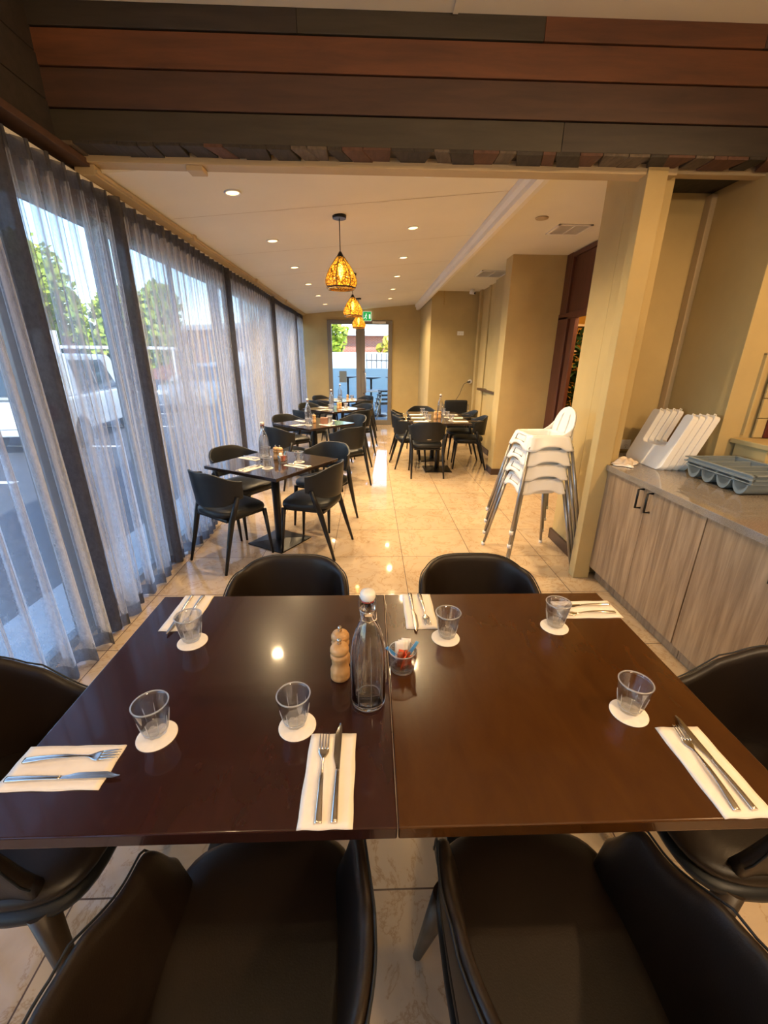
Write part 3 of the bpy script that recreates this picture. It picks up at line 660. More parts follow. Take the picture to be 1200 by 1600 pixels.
# ------------------------------------------------------------------ stack of highchairs
def highchair(label):
    t = thing('highchair', label, 'highchair', (0, 0, 0), 0, 'stacked white highchairs')
    rt, rb, zt, zb = .155, .190, .735, .625
    def side(k):
        a = [(-1, -1), (1, -1), (1, 1), (-1, 1)]; p, q = a[k], a[(k+1) % 4]
        def f(u, v):
            r = rb+(rt-rb)*v; arch = .034*max(0, 1-((u-.5)/.27)**2)**.5*(1-v) if abs(u-.5) < .27 else 0
            x = (p[0]+(q[0]-p[0])*u)*r; y = (p[1]+(q[1]-p[1])*u)*r
            # soft corners
            l = sqrt(x*x+y*y); m_ = r*1.33
            if l > m_: x *= m_/l; y *= m_/l
            return Vector((x, y, zb+(zt-zb)*v+arch))
        return f
    m = MB()
    for k in range(4): m.grid(side(k), 16, 6, mask=(lambda i, j: not (4 <= i <= 11 and 2 <= j <= 4)) if k in (0,) else None)
    # rolled top rim and bucket
    def buck(u, v):
        th = 2*pi*u; sq = 1/max(abs(cos(th)), abs(sin(th))); r = min(rt*sq, rt*1.33)
        k = v; rr = r*(1-.12*ss(0, .2, k)-.12*ss(.2, .9, k)) if k < .9 else r*.76*(1-(k-.9)/.1*.98)
        z = zt+.004*sin(pi*min(1, k*5))-.122*ss(.08, .85, k)
        return Vector((rr*cos(th), rr*sin(th), z))
    m.grid(buck, 40, 12, closed=True)
    bmesh.ops.remove_doubles(m.bm, verts=m.bm.verts, dist=.002)
    m.build('seat', 'white_plastic', t, solid=.004)
    # moulded recess on each side panel
    for k, rz in enumerate((0, 90, 180, 270)):
        o = MB().box(-.075, -.002, 0, .075, .002, .04).build('panel_recess', 'white_plastic', t, bevel=.006, segs=2)
        o.matrix_local = Matrix.Rotation(radians(rz), 4, 'Z') @ Matrix.Translation((0, -.170, .682)) @ Matrix.Rotation(radians(-17), 4, 'X')
    # backrest with two slots
    Wb = .150; H = .215
    def back(u, v):
        x = (u-.5)*2; z = v
        wid = Wb*(1-.62*ss(.35, 1.0, z)*1) if z > .0 else Wb
        wid = Wb*sqrt(max(.0, 1-(max(0, z-.30)/.70)**2.2))*(1) if z > .3 else Wb
        return Vector((x*max(wid, .012), .148+.05*z-.03*(x*x)*0+.03*0, zt-.02+H*z))
    m = MB(); nu, nv = 22, 16
    m.grid(back, nu, nv, mask=lambda i, j: not (i in (6, 15) and 1 <= j <= 11))
    m.build('backrest', 'white_plastic', t, solid=.012, bevel=0)
    # side wings joining back and rim
    for sx in (-1, 1):
        m = MB(); m.grid(lambda u, v, sx=sx: Vector((sx*(rt-.004*v), .15-.13*u+.02*v*(1-u), zt-.01+(.085*(1-u)**2.2)*v)), 8, 3); m.build('side_wing', 'white_plastic', t, solid=.008)
    for sx, sy in ((-1, -1), (1, -1), (1, 1), (-1, 1)):
        p0 = Vector((sx*.165, sy*.165, .655)); p1 = Vector((sx*.275, sy*.275, .012))
        lg = MB().cone(p0, p1, .0125, .0125, 12).build('leg', 'steel_leg', t)
        MB().cone(p1+Vector((0, 0, .018)), p1-Vector((0, 0, .011)), .0165, .0155, 12).build('foot_cap', 'white_plastic', lg)
    return t
h0 = highchair('bottom white highchair of the stack, its feet on the floor')
HC = (1.325, 3.215); HR = radians(-90+4)
h0.location = (HC[0], HC[1], .0); h0.rotation_euler = (0, 0, HR)
for k, lb in enumerate(('second white highchair up in the stack', 'third white highchair up in the stack', 'top white highchair of the stack, backrest with two slots showing')):
    dup(h0, (HC[0]+.004*k, HC[1], .112*(k+1)), HR, lb)
# lower highchairs are nested: their backrests hide inside the ones above
# ------------------------------------------------------------------ armchairs at the main table
def armchair(label):
    t = thing('armchair', label, 'chair', (0, 0, 0), 0, 'black tub armchairs around the large table')
    # local frame: front toward +Y, width along X
    def plan(u):   # u 0..1 : front left tip -> back -> front right tip
        s = (u-.5)*2
        a = abs(s); sg = 1 if s > 0 else -1
        if a < .55:
            th = a/.55*radians(86); x = .240*sin(th) ** .58 if th > 0 else 0; y = -.255+.255*(1-cos(th) ** .9 if cos(th) > 0 else 1)
        else:
            k = (a-.55)/.45; x = .240-.022*k*k; y = .0-.0+.255*k
            y = .0+.245*k
        return sg*x, y, a
    def top(a): return .815-.030*(a/.3)**2*(1 if a < .3 else 1)*(1 if a < .3 else 0)-(.030 if a >= .3 else 0)-.135*ss(.36, .82, a)-.13*ss(.88, 1.0, a)
    zb = .405
    def outer(u, v):
        x, y, a = plan(u); zt_ = top(a); fl = (1-.17*(1-v)**1.6)
        return Vector((x*fl, y*(1-.10*(1-v)) if y > 0 else y*fl, zb+(zt_-zb)*v))
    def inner(u, v):
        o = outer(u, v); x, y, a = plan(u); th = .036*(1-.25*v)+.012*sin(pi*v)
        n = Vector((-o.x, -min(o.y, .0)*1.0, 0)); 
        if a > .55: n = Vector((-o.x, 0, 0))
        if n.length > 0: n.normalize()
        return o+n*th-Vector((0, 0, .004*v))
    m = MB(); nu, nv = 56, 10
    Vo = m.grid(outer, nu, nv); Vi = m.grid(inner, nu, nv)
    def rimpt(i):
        return None
    # rounded top edge
    mid = []
    for i in range(nu+1): mid.append(m.bm.verts.new((Vo[i][nv].co+Vi[i][nv].co)/2+Vector((0, 0, .010))))
    for i in range(nu):
        for a_, b_ in ((Vo[i][nv], Vo[i+1][nv]), (Vi[i][nv], Vi[i+1][nv])):
            f = m.bm.faces.new((a_, b_, mid[i+1], mid[i])); f.smooth = True
    for i in (0, nu):
        for j in range(nv):
            f = m.bm.faces.new((Vo[i][j], Vo[i][j+1], Vi[i][j+1], Vi[i][j])); f.smooth = True
        m.bm.faces.new((Vo[i][nv], mid[i], Vi[i][nv]))
    for i in range(nu):
        m.bm.faces.new((Vo[i][0], Vo[i+1][0], Vi[i+1][0], Vi[i][0]))
    sh = m.build('shell', 'brown_leather', t, sub=1)
    MB().tube([outer(i/80, 1)+Vector((0, 0, .000)) for i in range(81)], .0025, 8).build('piping', 'black_vinyl', sh)
    # seat cushion: superellipse pad
    def pad(zs, w, yb, yf, name, mat):
        m = MB(); n = 40
        def rg(k, z, dz=0):
            R = []
            for i in range(n):
                th = 2*pi*i/n; c_, s_ = cos(th), sin(th); e = 2.0/4.0
                x = w*k*math.copysign(abs(c_)**e, c_); y0_ = (yf-yb)/2*k*math.copysign(abs(s_)**e, s_)+(yf+yb)/2
                taper = 1-.10*ss(-.2, .26, y0_)*-1*0
                R.append(m.bm.verts.new((x*(1-.06*ss(.05, -.25, y0_)), y0_, z-(dz*(ss(.12, .27, y0_))))))
            return R
        rings = [rg(.90, zs[0]), rg(.98, zs[0]+.008), rg(1.0, (zs[0]+zs[1])/2), rg(.985, zs[1]-.012, .006), rg(.93, zs[1]-.002, .006), rg(.7, zs[1], .0), rg(.35, zs[1]-.004)]
        for a_, b_ in zip(rings, rings[1:]): m.bridge(a_, b_)
        m.cap(rings[0], True); m.cap(rings[-1]); return m.build(name, mat, t)
    pad((.425, .475), .216, -.20, .318, 'seat', 'brown_leather')
    pad((.375, .424), .220, -.20, .312, 'seat_pan', 'black_vinyl')
    for sx, sy in ((-1, 1), (1, 1), (-1, -1), (1, -1)):
        p0 = Vector((sx*.185, .215 if sy > 0 else -.165, .40)); p1 = Vector((sx*.235, .275 if sy > 0 else -.245, 0))
        MB().cone(p0, p1, .034, .013, 14, sq=.8).build('leg', 'brown_leg', t)
    return t
ac = armchair('black tub armchair in the left foreground, seen from behind and above')
ac.location = (-.235, .405, 0); ac.rotation_euler = (0, 0, radians(3))
dup(ac, (.368, .405, 0), radians(1), 'dark brown lit tub armchair in the right foreground, seen from behind')
dup(ac, (-.325, 1.36, 0), radians(180), 'black tub armchair on the far side of the table, left one')
dup(ac, (.425, 1.36, 0), radians(180), 'black tub armchair on the far side of the table, right one before the highchairs')
dup(ac, (-.98, .80, 0), radians(-90), 'black tub armchair at the window end of the large table')
dup(ac, (1.09, .80, 0), radians(90), 'black tub armchair at the cabinet end of the large table')
# ------------------------------------------------------------------ the large table, two pushed together
def big_table(x0, x1, label):
    cx = (x0+x1)/2; t = thing('dining_table', label, 'table', (cx, .968, 0), 0, 'espresso tables pushed together'); w = (x1-x0)/2
    B(-w, -.425, .718, w, .425, .75).build('tabletop', 'espresso_lacquer' if x0 < 0 else 'espresso_lacquer_lit', t, bevel=.0035, segs=3)
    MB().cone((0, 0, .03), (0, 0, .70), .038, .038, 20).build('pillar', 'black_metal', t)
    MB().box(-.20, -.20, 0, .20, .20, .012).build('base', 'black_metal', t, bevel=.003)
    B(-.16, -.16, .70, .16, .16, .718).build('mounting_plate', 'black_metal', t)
big_table(-.779, .0495, 'dark espresso table on the left, half of the joined pair'); big_table(.0515, .880, 'espresso table on the right, warm light in its colour, half of the joined pair')
# ------------------------------------------------------------------ tableware builders
ZT = .75
def mk_tumbler():
    t = thing('glass_tumbler', '', 'glass', (0, 0, 0))
    def mod(th, z):
        k = 1-ss(.045, .062, z); seg = 2*pi/9; a = (th % seg)-seg/2
        return 1-k*(1-cos(seg/2)/cos(a))*1.0
    po = [(.012, .0), (.0245, .0), (.0275, .004), (.0315, .03), (.0355, .05), (.0375, .065), (.0398, .082), (.0405, .088)]
    m = MB(); n = 72; c0 = Vector((0, 0, 0)); prev = None; first = None
    pi_ = [(.0388, .088), (.0375, .080), (.0345, .060), (.0300, .035), (.0255, .017), (.018, .0135), (.006, .0125)]
    for (r, z, inn) in [(r, z, 0) for r, z in po]+[(r, z, 1) for r, z in pi_]:
        R = []
        for i in range(n):
            th = 2*pi*i/n; rr = r*(1 if inn else mod(th, z)); R.append(m.bm.verts.new((rr*cos(th), rr*sin(th), z)))
        if prev: m.bridge(prev, R)
        else: first = R
        prev = R
    m.cap(first, True); m.cap(prev)
    m.build('tumbler_body', 'thin_glass', t)
    MB().tube([(.0397*cos(2*pi*k/48), .0397*sin(2*pi*k/48), .0885) for k in range(48)], .0017, 6, closed=True).build('rim', 'glass_glint', t)
    m = MB(); m.tube([(.0285*mod(2*pi*k/72, 0)*cos(2*pi*k/72), .0285*mod(2*pi*k/72, 0)*sin(2*pi*k/72), .012+.0016*cos(9*2*pi*k/72)) for k in range(72)], .0011, 6, closed=True)
    for k in range(9):
        a = 2*pi*(k+.5)/9*1.0-pi/9; m.tube([(.0300*cos(a), .0300*sin(a), .016), (.0345*cos(a), .0345*sin(a), .042), (.0366*cos(a), .0366*sin(a), .056)], [.0006, .0009, .0003], 5)
    m.lathe([(.004, .0115), (.018, .0125), (.0245, .0165)], 24, capb=False, capt=False); m.build('base_glints', 'glass_glint', t)  # pale strips drawn as glints on tumbler base and facets
    return t
def mk_coaster():
    return MB().lathe([(.043, 0), (.0455, .0004), (.0455, .0016), (.043, .002)], 40).build('coaster', 'board')
def mk_fork():
    m = MB(); L = .205
    def wd(s):
        if s < .10: return .0115-.002*0
        return .0055+.005*ss(.9, 1, 1-s*0)*0
    def half(s):     # s in m from handle end
        if s < .085: return .0072-.0026*ss(.0, .085, s)
        if s < .135: return .0046-.0018*ss(.085, .12, s)
        if s < .160: return .0028+.0092*ss(.135, .158, s)
        return .0120
    def hz(s): return .0035+.0065*sin(pi*min(1, s/.15))*.9-(0)+.0*s if s < .15 else .0035+.010*sin(pi*(s-.15)/.062)*0+(-.0)+.004*ss(.15, .205, s)
    n = 40; rings = []
    for i in range(n+1):
        s = .165*i/n; h = half(s); z = hz(s); th = .0011+.0008*(1-ss(0, .14, s))
        rings.append([m.bm.verts.new(p) for p in ((-h, s, z-th), (h, s, z-th), (h*.98, s, z+th*.4), (h*.6, s, z+th), (-h*.6, s, z+th), (-h*.98, s, z+th*.4))])
    for a, b_ in zip(rings, rings[1:]): m.bridge(a, b_)
    m.cap(rings[0], True); m.cap(rings[-1])
    for k in range(4):
        x = -.0100+.00667*k
        pts = [(x, .163+.042*j/6, hz(.163+.042*j/6)) for j in range(7)]
        m.tube(pts, [.0022, .0021, .0020, .0018, .0016, .0013, .0008], 6)
    return m.build('fork', 'steel')
def mk_knife():
    t = thing('knife', '', 'knife')
    m = MB(); rings = []
    for i in range(25):
        s = .112*i/24; h = .0068-.0022*ss(.0, .11, s); th = .0036-.0010*ss(0, .11, s); z = .004+.0015*sin(pi*s/.112)
        rings.append([m.bm.verts.new((h*cos(2*pi*k/10), s, z+th*sin(2*pi*k/10))) for k in range(10)])
    for a, b_ in zip(rings, rings[1:]): m.bridge(a, b_)
    m.cap(rings[0], True); m.cap(rings[-1]); m.build('handle', 'steel', t)
    m = MB(); rings = []
    for i in range(25):
        s = .112+.123*i/24; k = (s-.112)/.123
        xl = -.0042-.0065*ss(.02, .30, k)+.0090*ss(.72, 1.0, k); xr = .0044+.001*k-.0035*ss(.88, 1, k)
        rings.append([m.bm.verts.new(p) for p in ((xl, s, .0040), ((xl+xr)/2, s, .0032), (xr, s, .0030), (xr, s, .0050), ((xl+xr)/2, s, .0049))])
    for a, b_ in zip(rings, rings[1:]): m.bridge(a, b_, smooth=False)
    m.cap(rings[0], True); m.cap(rings[-1]); m.build('blade', 'steel', t)
    return t
def mk_napkin(w=.108, l=.218):
    m = MB(); r = random.Random(3)
    for k in range(3):
        z0 = .0003+.0009*k; d = .0012*k
        def top(u, v, z0=z0, d=d): return Vector(((u-.5)*(w-d)+.0008*sin(v*14+k), (v-.5)*(l-d)+.0008*sin(u*12), z0+.0004*sin(u*9)*sin(v*7+1)))
        m.grid(top, 10, 14)
    return m.build('napkin', 'paper', solid=.0008)
def mk_bottle():
    t = thing('glass_bottle', '', 'bottle')
    po = [(.010, .0), (.036, .0), (.0425, .006), (.0445, .016), (.0445, .15), (.0435, .175), (.039, .200), (.031, .225), (.022, .247), (.0160, .262), (.0145, .276), (.0175, .279), (.0185, .285), (.0175, .291), (.0150, .294), (.0150, .303), (.0165, .306), (.0160, .312)]
    pi_ = [(.0110, .312), (.0110, .262), (.0190, .245), (.0285, .223), (.0365, .198), (.0410, .174), (.0420, .15), (.0420, .018), (.038, .010), (.020, .014), (.008, .018)]
    def mod(th, z): return 1-.035*(abs(sin(4*th))**.6)*(1-ss(.19, .22, z))*ss(.02, .05, z)
    m = MB(); prev = None; n = 64
    for r, z, inn in [(a, b_, 0) for a, b_ in po]+[(a, b_, 1) for a, b_ in pi_]:
        R = [m.bm.verts.new((r*(1 if inn else mod(2*pi*i/n, z))*cos(2*pi*i/n), r*(1 if inn else mod(2*pi*i/n, z))*sin(2*pi*i/n), z)) for i in range(n)]
        if prev: m.bridge(prev, R)
        else: first = R
        prev = R
    m.cap(first, True); m.cap(prev); m.build('bottle_body', 'clear_glass', t)
    m = MB(); m.tube([(.0405*cos(2*pi*k/48), .0405*sin(2*pi*k/48), .006) for k in range(48)], .0022, 6, closed=True)
    for k in range(8):
        a = 2*pi*k/8; m.tube([(.0436*cos(a), .0436*sin(a), .02), (.0440*cos(a), .0440*sin(a), .15), (.0425*cos(a), .0425*sin(a), .175), (.0385*cos(a), .0385*sin(a), .199), (.0305*cos(a), .0305*sin(a), .224)], [.0006, .0010, .0009, .0007, .0004], 5)
    m.build('facet_glints', 'glass_glint', t)  # pale tubes drawn as light streaks down the bottle facets
    w = [(.008, .0185), (.020, .0145), (.0375, .0105), (.0417, .018), (.0417, .15), (.0406, .174), (.0361, .198), (.0285, .220), (.0283, .2205)]
    MB().lathe(w, 48).build('water', 'water', t)
    st = MB().lathe([(.0105, .309), (.0165, .3125), (.0185, .318), (.0185, .328), (.016, .333), (.006, .335)], 24).build('stopper', 'white_plastic', t)
    MB().lathe([(.0112, .306), (.0158, .308), (.0160, .3115), (.012, .3125)], 24).build('seal', 'seal_red', st)
    m = MB(); m.tube([(0, -.0195, .283), (.004, -.0215, .296), (0, -.0195, .320), (0, -.019, .324)], .0014, 6).tube([(0, .0195, .283), (.004, .0215, .296), (0, .0195, .320), (0, .019, .324)], .0014, 6)
    m.tube([(.0195*cos(2*pi*k/24), .0195*sin(2*pi*k/24), .284) for k in range(24)], .0013, 6, closed=True)
    m.tube([(-.0, -.0195, .284), (-.024, -.017, .268), (-.026, 0, .262), (-.024, .017, .268), (0, .0195, .284)], .0014, 6)
    m.build('wire_bail', 'steel', t)
    return t
def mk_grinder():
    t = thing('pepper_grinder', '', 'grinder')
    MB().lathe([(.024, 0), (.027, .002), (.0275, .012), (.0262, .016), (.0272, .019), (.0272, .028), (.0255, .033), (.0215, .045), (.0205, .052), (.0225, .062), (.0255, .070), (.0262, .076), (.0235, .081), (.017, .083)], 32).build('body', 'mill_wood', t)
    MB().lathe([(.015, .0835), (.0225, .0845), (.0262, .090), (.0262, .098), (.022, .106), (.014, .111), (.006, .113)], 32).build('head', 'mill_wood', t)
    MB().lathe([(.004, .112), (.0065, .114), (.0035, .1175), (.0062, .121), (.006, .126), (.003, .129)], 16).build('knob', 'steel', t)
    return t
def mk_jar():
    t = thing('sachet_jar', '', 'jar')
    m = MB(); m.lathe([(.010, 0), (.030, 0), (.0355, .005), (.0395, .02), (.0415, .045), (.0410, .062), (.0405, .066), (.0385, .066), (.0385, .045), (.0365, .022), (.032, .010), (.008, .008)], 40); m.build('glass_cup', 'thin_glass', t)
    MB().tube([(.0395*cos(2*pi*k/48), .0395*sin(2*pi*k/48), .0662) for k in range(48)], .0014, 6, closed=True).tube([(.032*cos(2*pi*k/48), .032*sin(2*pi*k/48), .004) for k in range(48)], .003, 6, closed=True).build('rim', 'glass_glint', t)
    r = random.Random(11)
    def sachet(mat, a, tilt, px, py, z, w=.009, l=.055):
        mm = MB(); mm.grid(lambda u, v: Vector(((u-.5)*2*w, (v-.5)*.003*0+.0018*sin(pi*u)*sin(pi*v), v*l)), 4, 6)
        o = mm.build('sachet', mat, t, solid=.0012)
        o.matrix_local = Matrix.Translation((px, py, z)) @ Matrix.Rotation(a, 4, 'Z') @ Matrix.Rotation(tilt, 4, 'X')
    for k in range(11):
        a = r.uniform(0, 2*pi); rr = r.uniform(.0, .017)
        sachet(['sachet_red', 'sachet_brown', 'sachet_red'][k % 3], a, r.uniform(-.35, .35), rr*cos(a)+.002, rr*sin(a)-.006, .012, .007, .048)
    for k in range(3): sachet('sugar_white', r.uniform(-.3, .3), -.2-.05*k, -.006+.008*k, .006+.005*k, .015, .014, .066)
    sachet('sachet_blue', .1, .0, .012, .012, .022, .005, .068); o = t.children[-1]; o.matrix_local = Matrix.Translation((.010, .004, .030)) @ Matrix.Rotation(.5, 4, 'Y') @ Matrix.Rotation(.1, 4, 'Z')
    sachet('sachet_blue', .1, .0, .012, .012, .022, .005, .05); o = t.children[-1]; o.matrix_local = Matrix.Translation((-.012, .010, .030)) @ Matrix.Rotation(-.75, 4, 'Y')
    return t
PRO = dict(glass=mk_tumbler(), coaster=mk_coaster(), fork=mk_fork(), knife=mk_knife(), napkin=mk_napkin(), bottle=mk_bottle(), grinder=mk_grinder(), jar=mk_jar())
CAT = dict(glass='glass', coaster='coaster', fork='fork', knife='knife', napkin='napkin', bottle='bottle', grinder='grinder', jar='jar')
USED = set()
def put(kind, x, y, z, rz, label, group=None):
    p = PRO[kind]
    if kind not in USED:
        USED.add(kind); o = p; o.location = (x, y, z); o.rotation_euler = (0, 0, rz)
    else: o = dup(p, (x, y, z), rz)
    o['label'] = label; o['category'] = CAT[kind]
    if group: o['group'] = group
    elif 'group' in o: del o['group']
    return o
GG = 'tumblers on the large table'
# ---- main table: six settings
for (x, y, w) in ((-.568, 1.12, 'at the far left corner of the large table'), (-.512, .766, 'by the left foreground napkin on the large table'), (-.182, .786, 'beside the bottle at the middle of the large table'),
                  (.241, 1.123, 'behind the jar of sachets on the large table'), (.621, 1.175, 'at the far right corner of the large table'), (.661, .808, 'by the right foreground napkin on the large table')):
    put('coaster', x, y, ZT+.0003, 0, 'round cream card coaster ' + w, 'coasters on the large table')
    put('glass', x+(.006 if x > 0 else -.006)*1.0, y+.010, ZT+.0028, x*3, 'clear faceted glass tumbler ' + w, GG)
# napkins: centre, rotation
NAP = [(-.678, .688, radians(-90), 'at the left foreground end of the large table'), (-.091, .652, 0, 'at the middle foreground of the large table'), (.752, .652, 0, 'at the right foreground of the large table'),
       (-.648, 1.285, radians(180), 'at the far left of the large table'), (.172, 1.280, radians(180), 'at the far middle of the large table'), (.779, 1.276, radians(90), 'at the far right of the large table')]
for x, y, a, w in NAP: put('napkin', x, y, ZT+.0006, a, 'folded cream paper napkin ' + w, 'paper napkins on the large table')
def cut(kind, a, b_, w):   # a = handle end, b_ = tip
    rz = atan2(b_[1]-a[1], b_[0]-a[0])-pi/2
    nm = {'fork': 'steel fork ', 'knife': 'steel table knife '}[kind]
    put(kind, a[0], a[1], ZT+.0034, rz, nm+w, 'cutlery on the large table')
cut('fork', (-.772, .702), (-.569, .712), 'on the left foreground napkin'); cut('knife', (-.775, .657), (-.537, .661), 'on the left foreground napkin')
cut('fork', (-.104, .551), (-.112, .78), 'on the napkin nearest the bottle'); cut('knife', (-.073, .551), (-.076, .786), 'on the napkin nearest the bottle')
cut('fork', (.732, .555), (.752, .781), 'on the right foreground napkin'); cut('knife', (.768, .555), (.770, .788), 'on the right foreground napkin')
cut('knife', (-.674, 1.385), (-.662, 1.147), 'on the far left napkin by the window'); cut('fork', (-.633, 1.385), (-.626, 1.180), 'on the far left napkin by the window')
cut('knife', (.149, 1.385), (.150, 1.138), 'on the far middle napkin beside the seam'); cut('fork', (.184, 1.385), (.193, 1.160), 'on the far middle napkin beside the seam')
cut('knife', (.878, 1.300), (.650, 1.290), 'on the far right napkin by the cabinets'); cut('fork', (.872, 1.250), (.672, 1.242), 'on the far right napkin by the cabinets')
put('bottle', -.008, .862, ZT+.0005, radians(100), 'clear swing top water bottle standing on the large table')
put('grinder', -.088, .955, ZT+.0005, 0, 'wooden grinder on the large table, front one'); put('grinder', -.090, 1.012, ZT+.0005, .5, 'wooden grinder on the large table, hidden behind the front one')
put('jar', .090, .985, ZT+.0005, 0, 'glass jar of red, white and blue sachets on the large table')
# ------------------------------------------------------------------ small dining chairs
def side_chair():
    t = thing('dining_chair', '', 'chair', (0, 0, 0), 0)
    # front toward +Y; curved band backrest carried by the rear legs
    def plan(u):
        a = (u-.5)*2*radians(80); return .262*sin(a)/sin(radians(80)), -.245+.205*(1-cos(a))/(1-cos(radians(80))), abs(a)/radians(80)
    def zt(a): return .795-.075*ss(.25, 1, a)
    def zb(a): return .535+.045*ss(.5, 1.0, a)-.02*(1-a)
    def outer(u, v):
        x, y, a = plan(u); z = zb(a)+(zt(a)-zb(a))*v; fl = 1+.07*(v-.5)
        return Vector((x*fl, y-(.030*(v-.3))*(1-a*.6), z))
    def inner(u, v):
        o = outer(u, v); x, y, a = plan(u); n = Vector((-x, .10-y, 0)).normalized(); return o+n*(.024-.006*v)
    m = MB(); nu, nv = 32, 6
    Vo = m.grid(outer, nu, nv); Vi = m.grid(inner, nu, nv)
    for i in range(nu):
        for j in (0, nv):
            f = m.bm.faces.new((Vo[i][j], Vo[i+1][j], Vi[i+1][j], Vi[i][j])); f.smooth = True
    for i in (0, nu):
        for j in range(nv): m.bm.faces.new((Vo[i][j], Vo[i][j+1], Vi[i][j+1], Vi[i][j]))
    m.build('backrest', 'black_vinyl', t, bevel=.004)
    m = MB(); n = 36
    def rg(k, z):
        R = []
        for i in range(n):
            th = 2*pi*i/n; c_, s_ = cos(th), sin(th); e = .55
            y = .225*k*math.copysign(abs(s_)**e, s_)+.015; x = .235*k*math.copysign(abs(c_)**e, c_)*(1-.12*ss(.1, -.22, y))
            R.append(m.bm.verts.new((x, y, z+.010*(1-(x/.24)**2)-.012*ss(.14, .24, y))))
        return R
    rs = [rg(.90, .418), rg(.975, .424), rg(1, .442), rg(.985, .462), rg(.92, .474), rg(.6, .480), rg(.25, .479)]
    for a, b_ in zip(rs, rs[1:]): m.bridge(a, b_)
    m.cap(rs[0], True); m.cap(rs[-1]); m.build('seat', 'black_vinyl', t)
    B(-.19, -.17, .395, .19, .20, .42).build('seat_frame', 'black_leg', t, bevel=.006)
    for sx in (-1, 1):
        MB().cone((sx*.195, .195, .415), (sx*.212, .232, 0), .021, .011, 12, sq=.9).build('leg', 'black_leg', t)
        m = MB(); m.tube([(sx*.243, -.085, .60), (sx*.232, -.115, .50), (sx*.222, -.150, .40), (sx*.225, -.205, .2), (sx*.232, -.262, 0)], [.019, .022, .023, .017, .011], 12); m.build('leg', 'black_leg', t)
    return t
SC = side_chair(); SCU = [False]
def chair(x, y, deg, label, group):
    if not SCU[0]: SCU[0] = True; o = SC; o.location = (x, y, 0); o.rotation_euler = (0, 0, radians(deg-90))
    else: o = dup(SC, (x, y, 0), radians(deg-90))
    o['label'] = label; o['group'] = group; return o
def small_table(x, y, rot, label, sx=.40, sy=.40, bases=((0, 0),), group='small dark tables'):
    t = thing('cafe_table', label, 'table', (x, y, 0), rot, group)
    B(-sx, -sy, .722, sx, sy, .75).build('tabletop', 'dark_tabletop', t, bevel=.003)
    for bx, by in bases:
        MB().cone((bx, by, .02), (bx, by, .70), .036, .036, 8, smooth=False).build('pillar', 'black_metal', t)
        m = MB(); m.cone((bx, by, 0), (bx, by, .010), .285, .285, 4, ph=pi/4, smooth=False).cone((bx, by, .010), (bx, by, .028), .28, .06, 4, ph=pi/4, smooth=False); m.build('base', 'black_metal', t)
        B(bx-.14, by-.14, .70, bx+.14, by+.14, .722).build('mounting_plate', 'black_metal', t)
    return t
def setting(cx, cy_, rot, dist, desc, gi, side, who):
    """one cover on a small table; side direction angle (deg, table frame)"""
    a = rot+radians(side); dx, dy = cos(a), sin(a); px, py = -dy, dx
    def at(r, s): return cx+dx*r+px*s, cy_+dy*r+py*s
    x, y = at(dist-.12, .0); rz = a+pi/2
    g = 'settings on the %s' % desc
    put('napkin', x, y, ZT+.0006, rz, 'folded white napkin on the %s, %s' % (desc, who), g)
    x, y = at(dist-.02, .02); put('fork', x, y, ZT+.0034, rz, 'steel fork on the %s, %s' % (desc, who), g)
    x, y = at(dist-.01, -.02); put('knife', x, y, ZT+.0034, rz, 'steel knife on the %s, %s' % (desc, who), g)
    x, y = at(dist-.20, -.115 if gi > 0 else .115)
    put('coaster', x, y, ZT+.0003, 0, 'round white coaster on the %s, %s' % (desc, who), g)
    put('glass', x, y, ZT+.0028, a, 'clear glass tumbler on the %s, %s' % (desc, who), g)
# nearest small table
R1 = radians(-31); small_table(-.845, 3.58, R1, 'dark square cafe table nearest the camera, by the curtains')
chair(-1.165, 3.27, 54, 'black curved back chair, its back toward the curtain, nearest small table, front left', 'chairs at the nearest small table')
chair(-.49, 3.46, 163, 'black curved back chair at the nearest small table, front right', 'chairs at the nearest small table')
chair(-1.235, 3.91, -33, 'black curved back chair at the nearest small table, rear by the curtain', 'chairs at the nearest small table')
chair(-.475, 4.07, -120, 'black curved back chair at the nearest small table, rear right with hollow facing us', 'chairs at the nearest small table')
D1 = 'nearest small table'
setting(-.845, 3.58, R1, .39, D1, -1, -90, 'front left side'); setting(-.845, 3.58, R1, .39, D1, -1, 0, 'aisle side'); setting(-.845, 3.58, R1, .39, D1, 1, 180, 'curtain side')
put('bottle', -.93, 3.64, ZT+.0005, 0, 'swing top water bottle on the nearest small table'); put('grinder', -.84, 3.68, ZT+.0005, 0, 'wooden grinder on the nearest small table, left of the pair'); put('grinder', -.80, 3.66, ZT+.0005, 0, 'wooden grinder on the nearest small table, right of the pair')
put('jar', -.76, 3.56, ZT+.0005, 1, 'jar of sachets on the nearest small table')
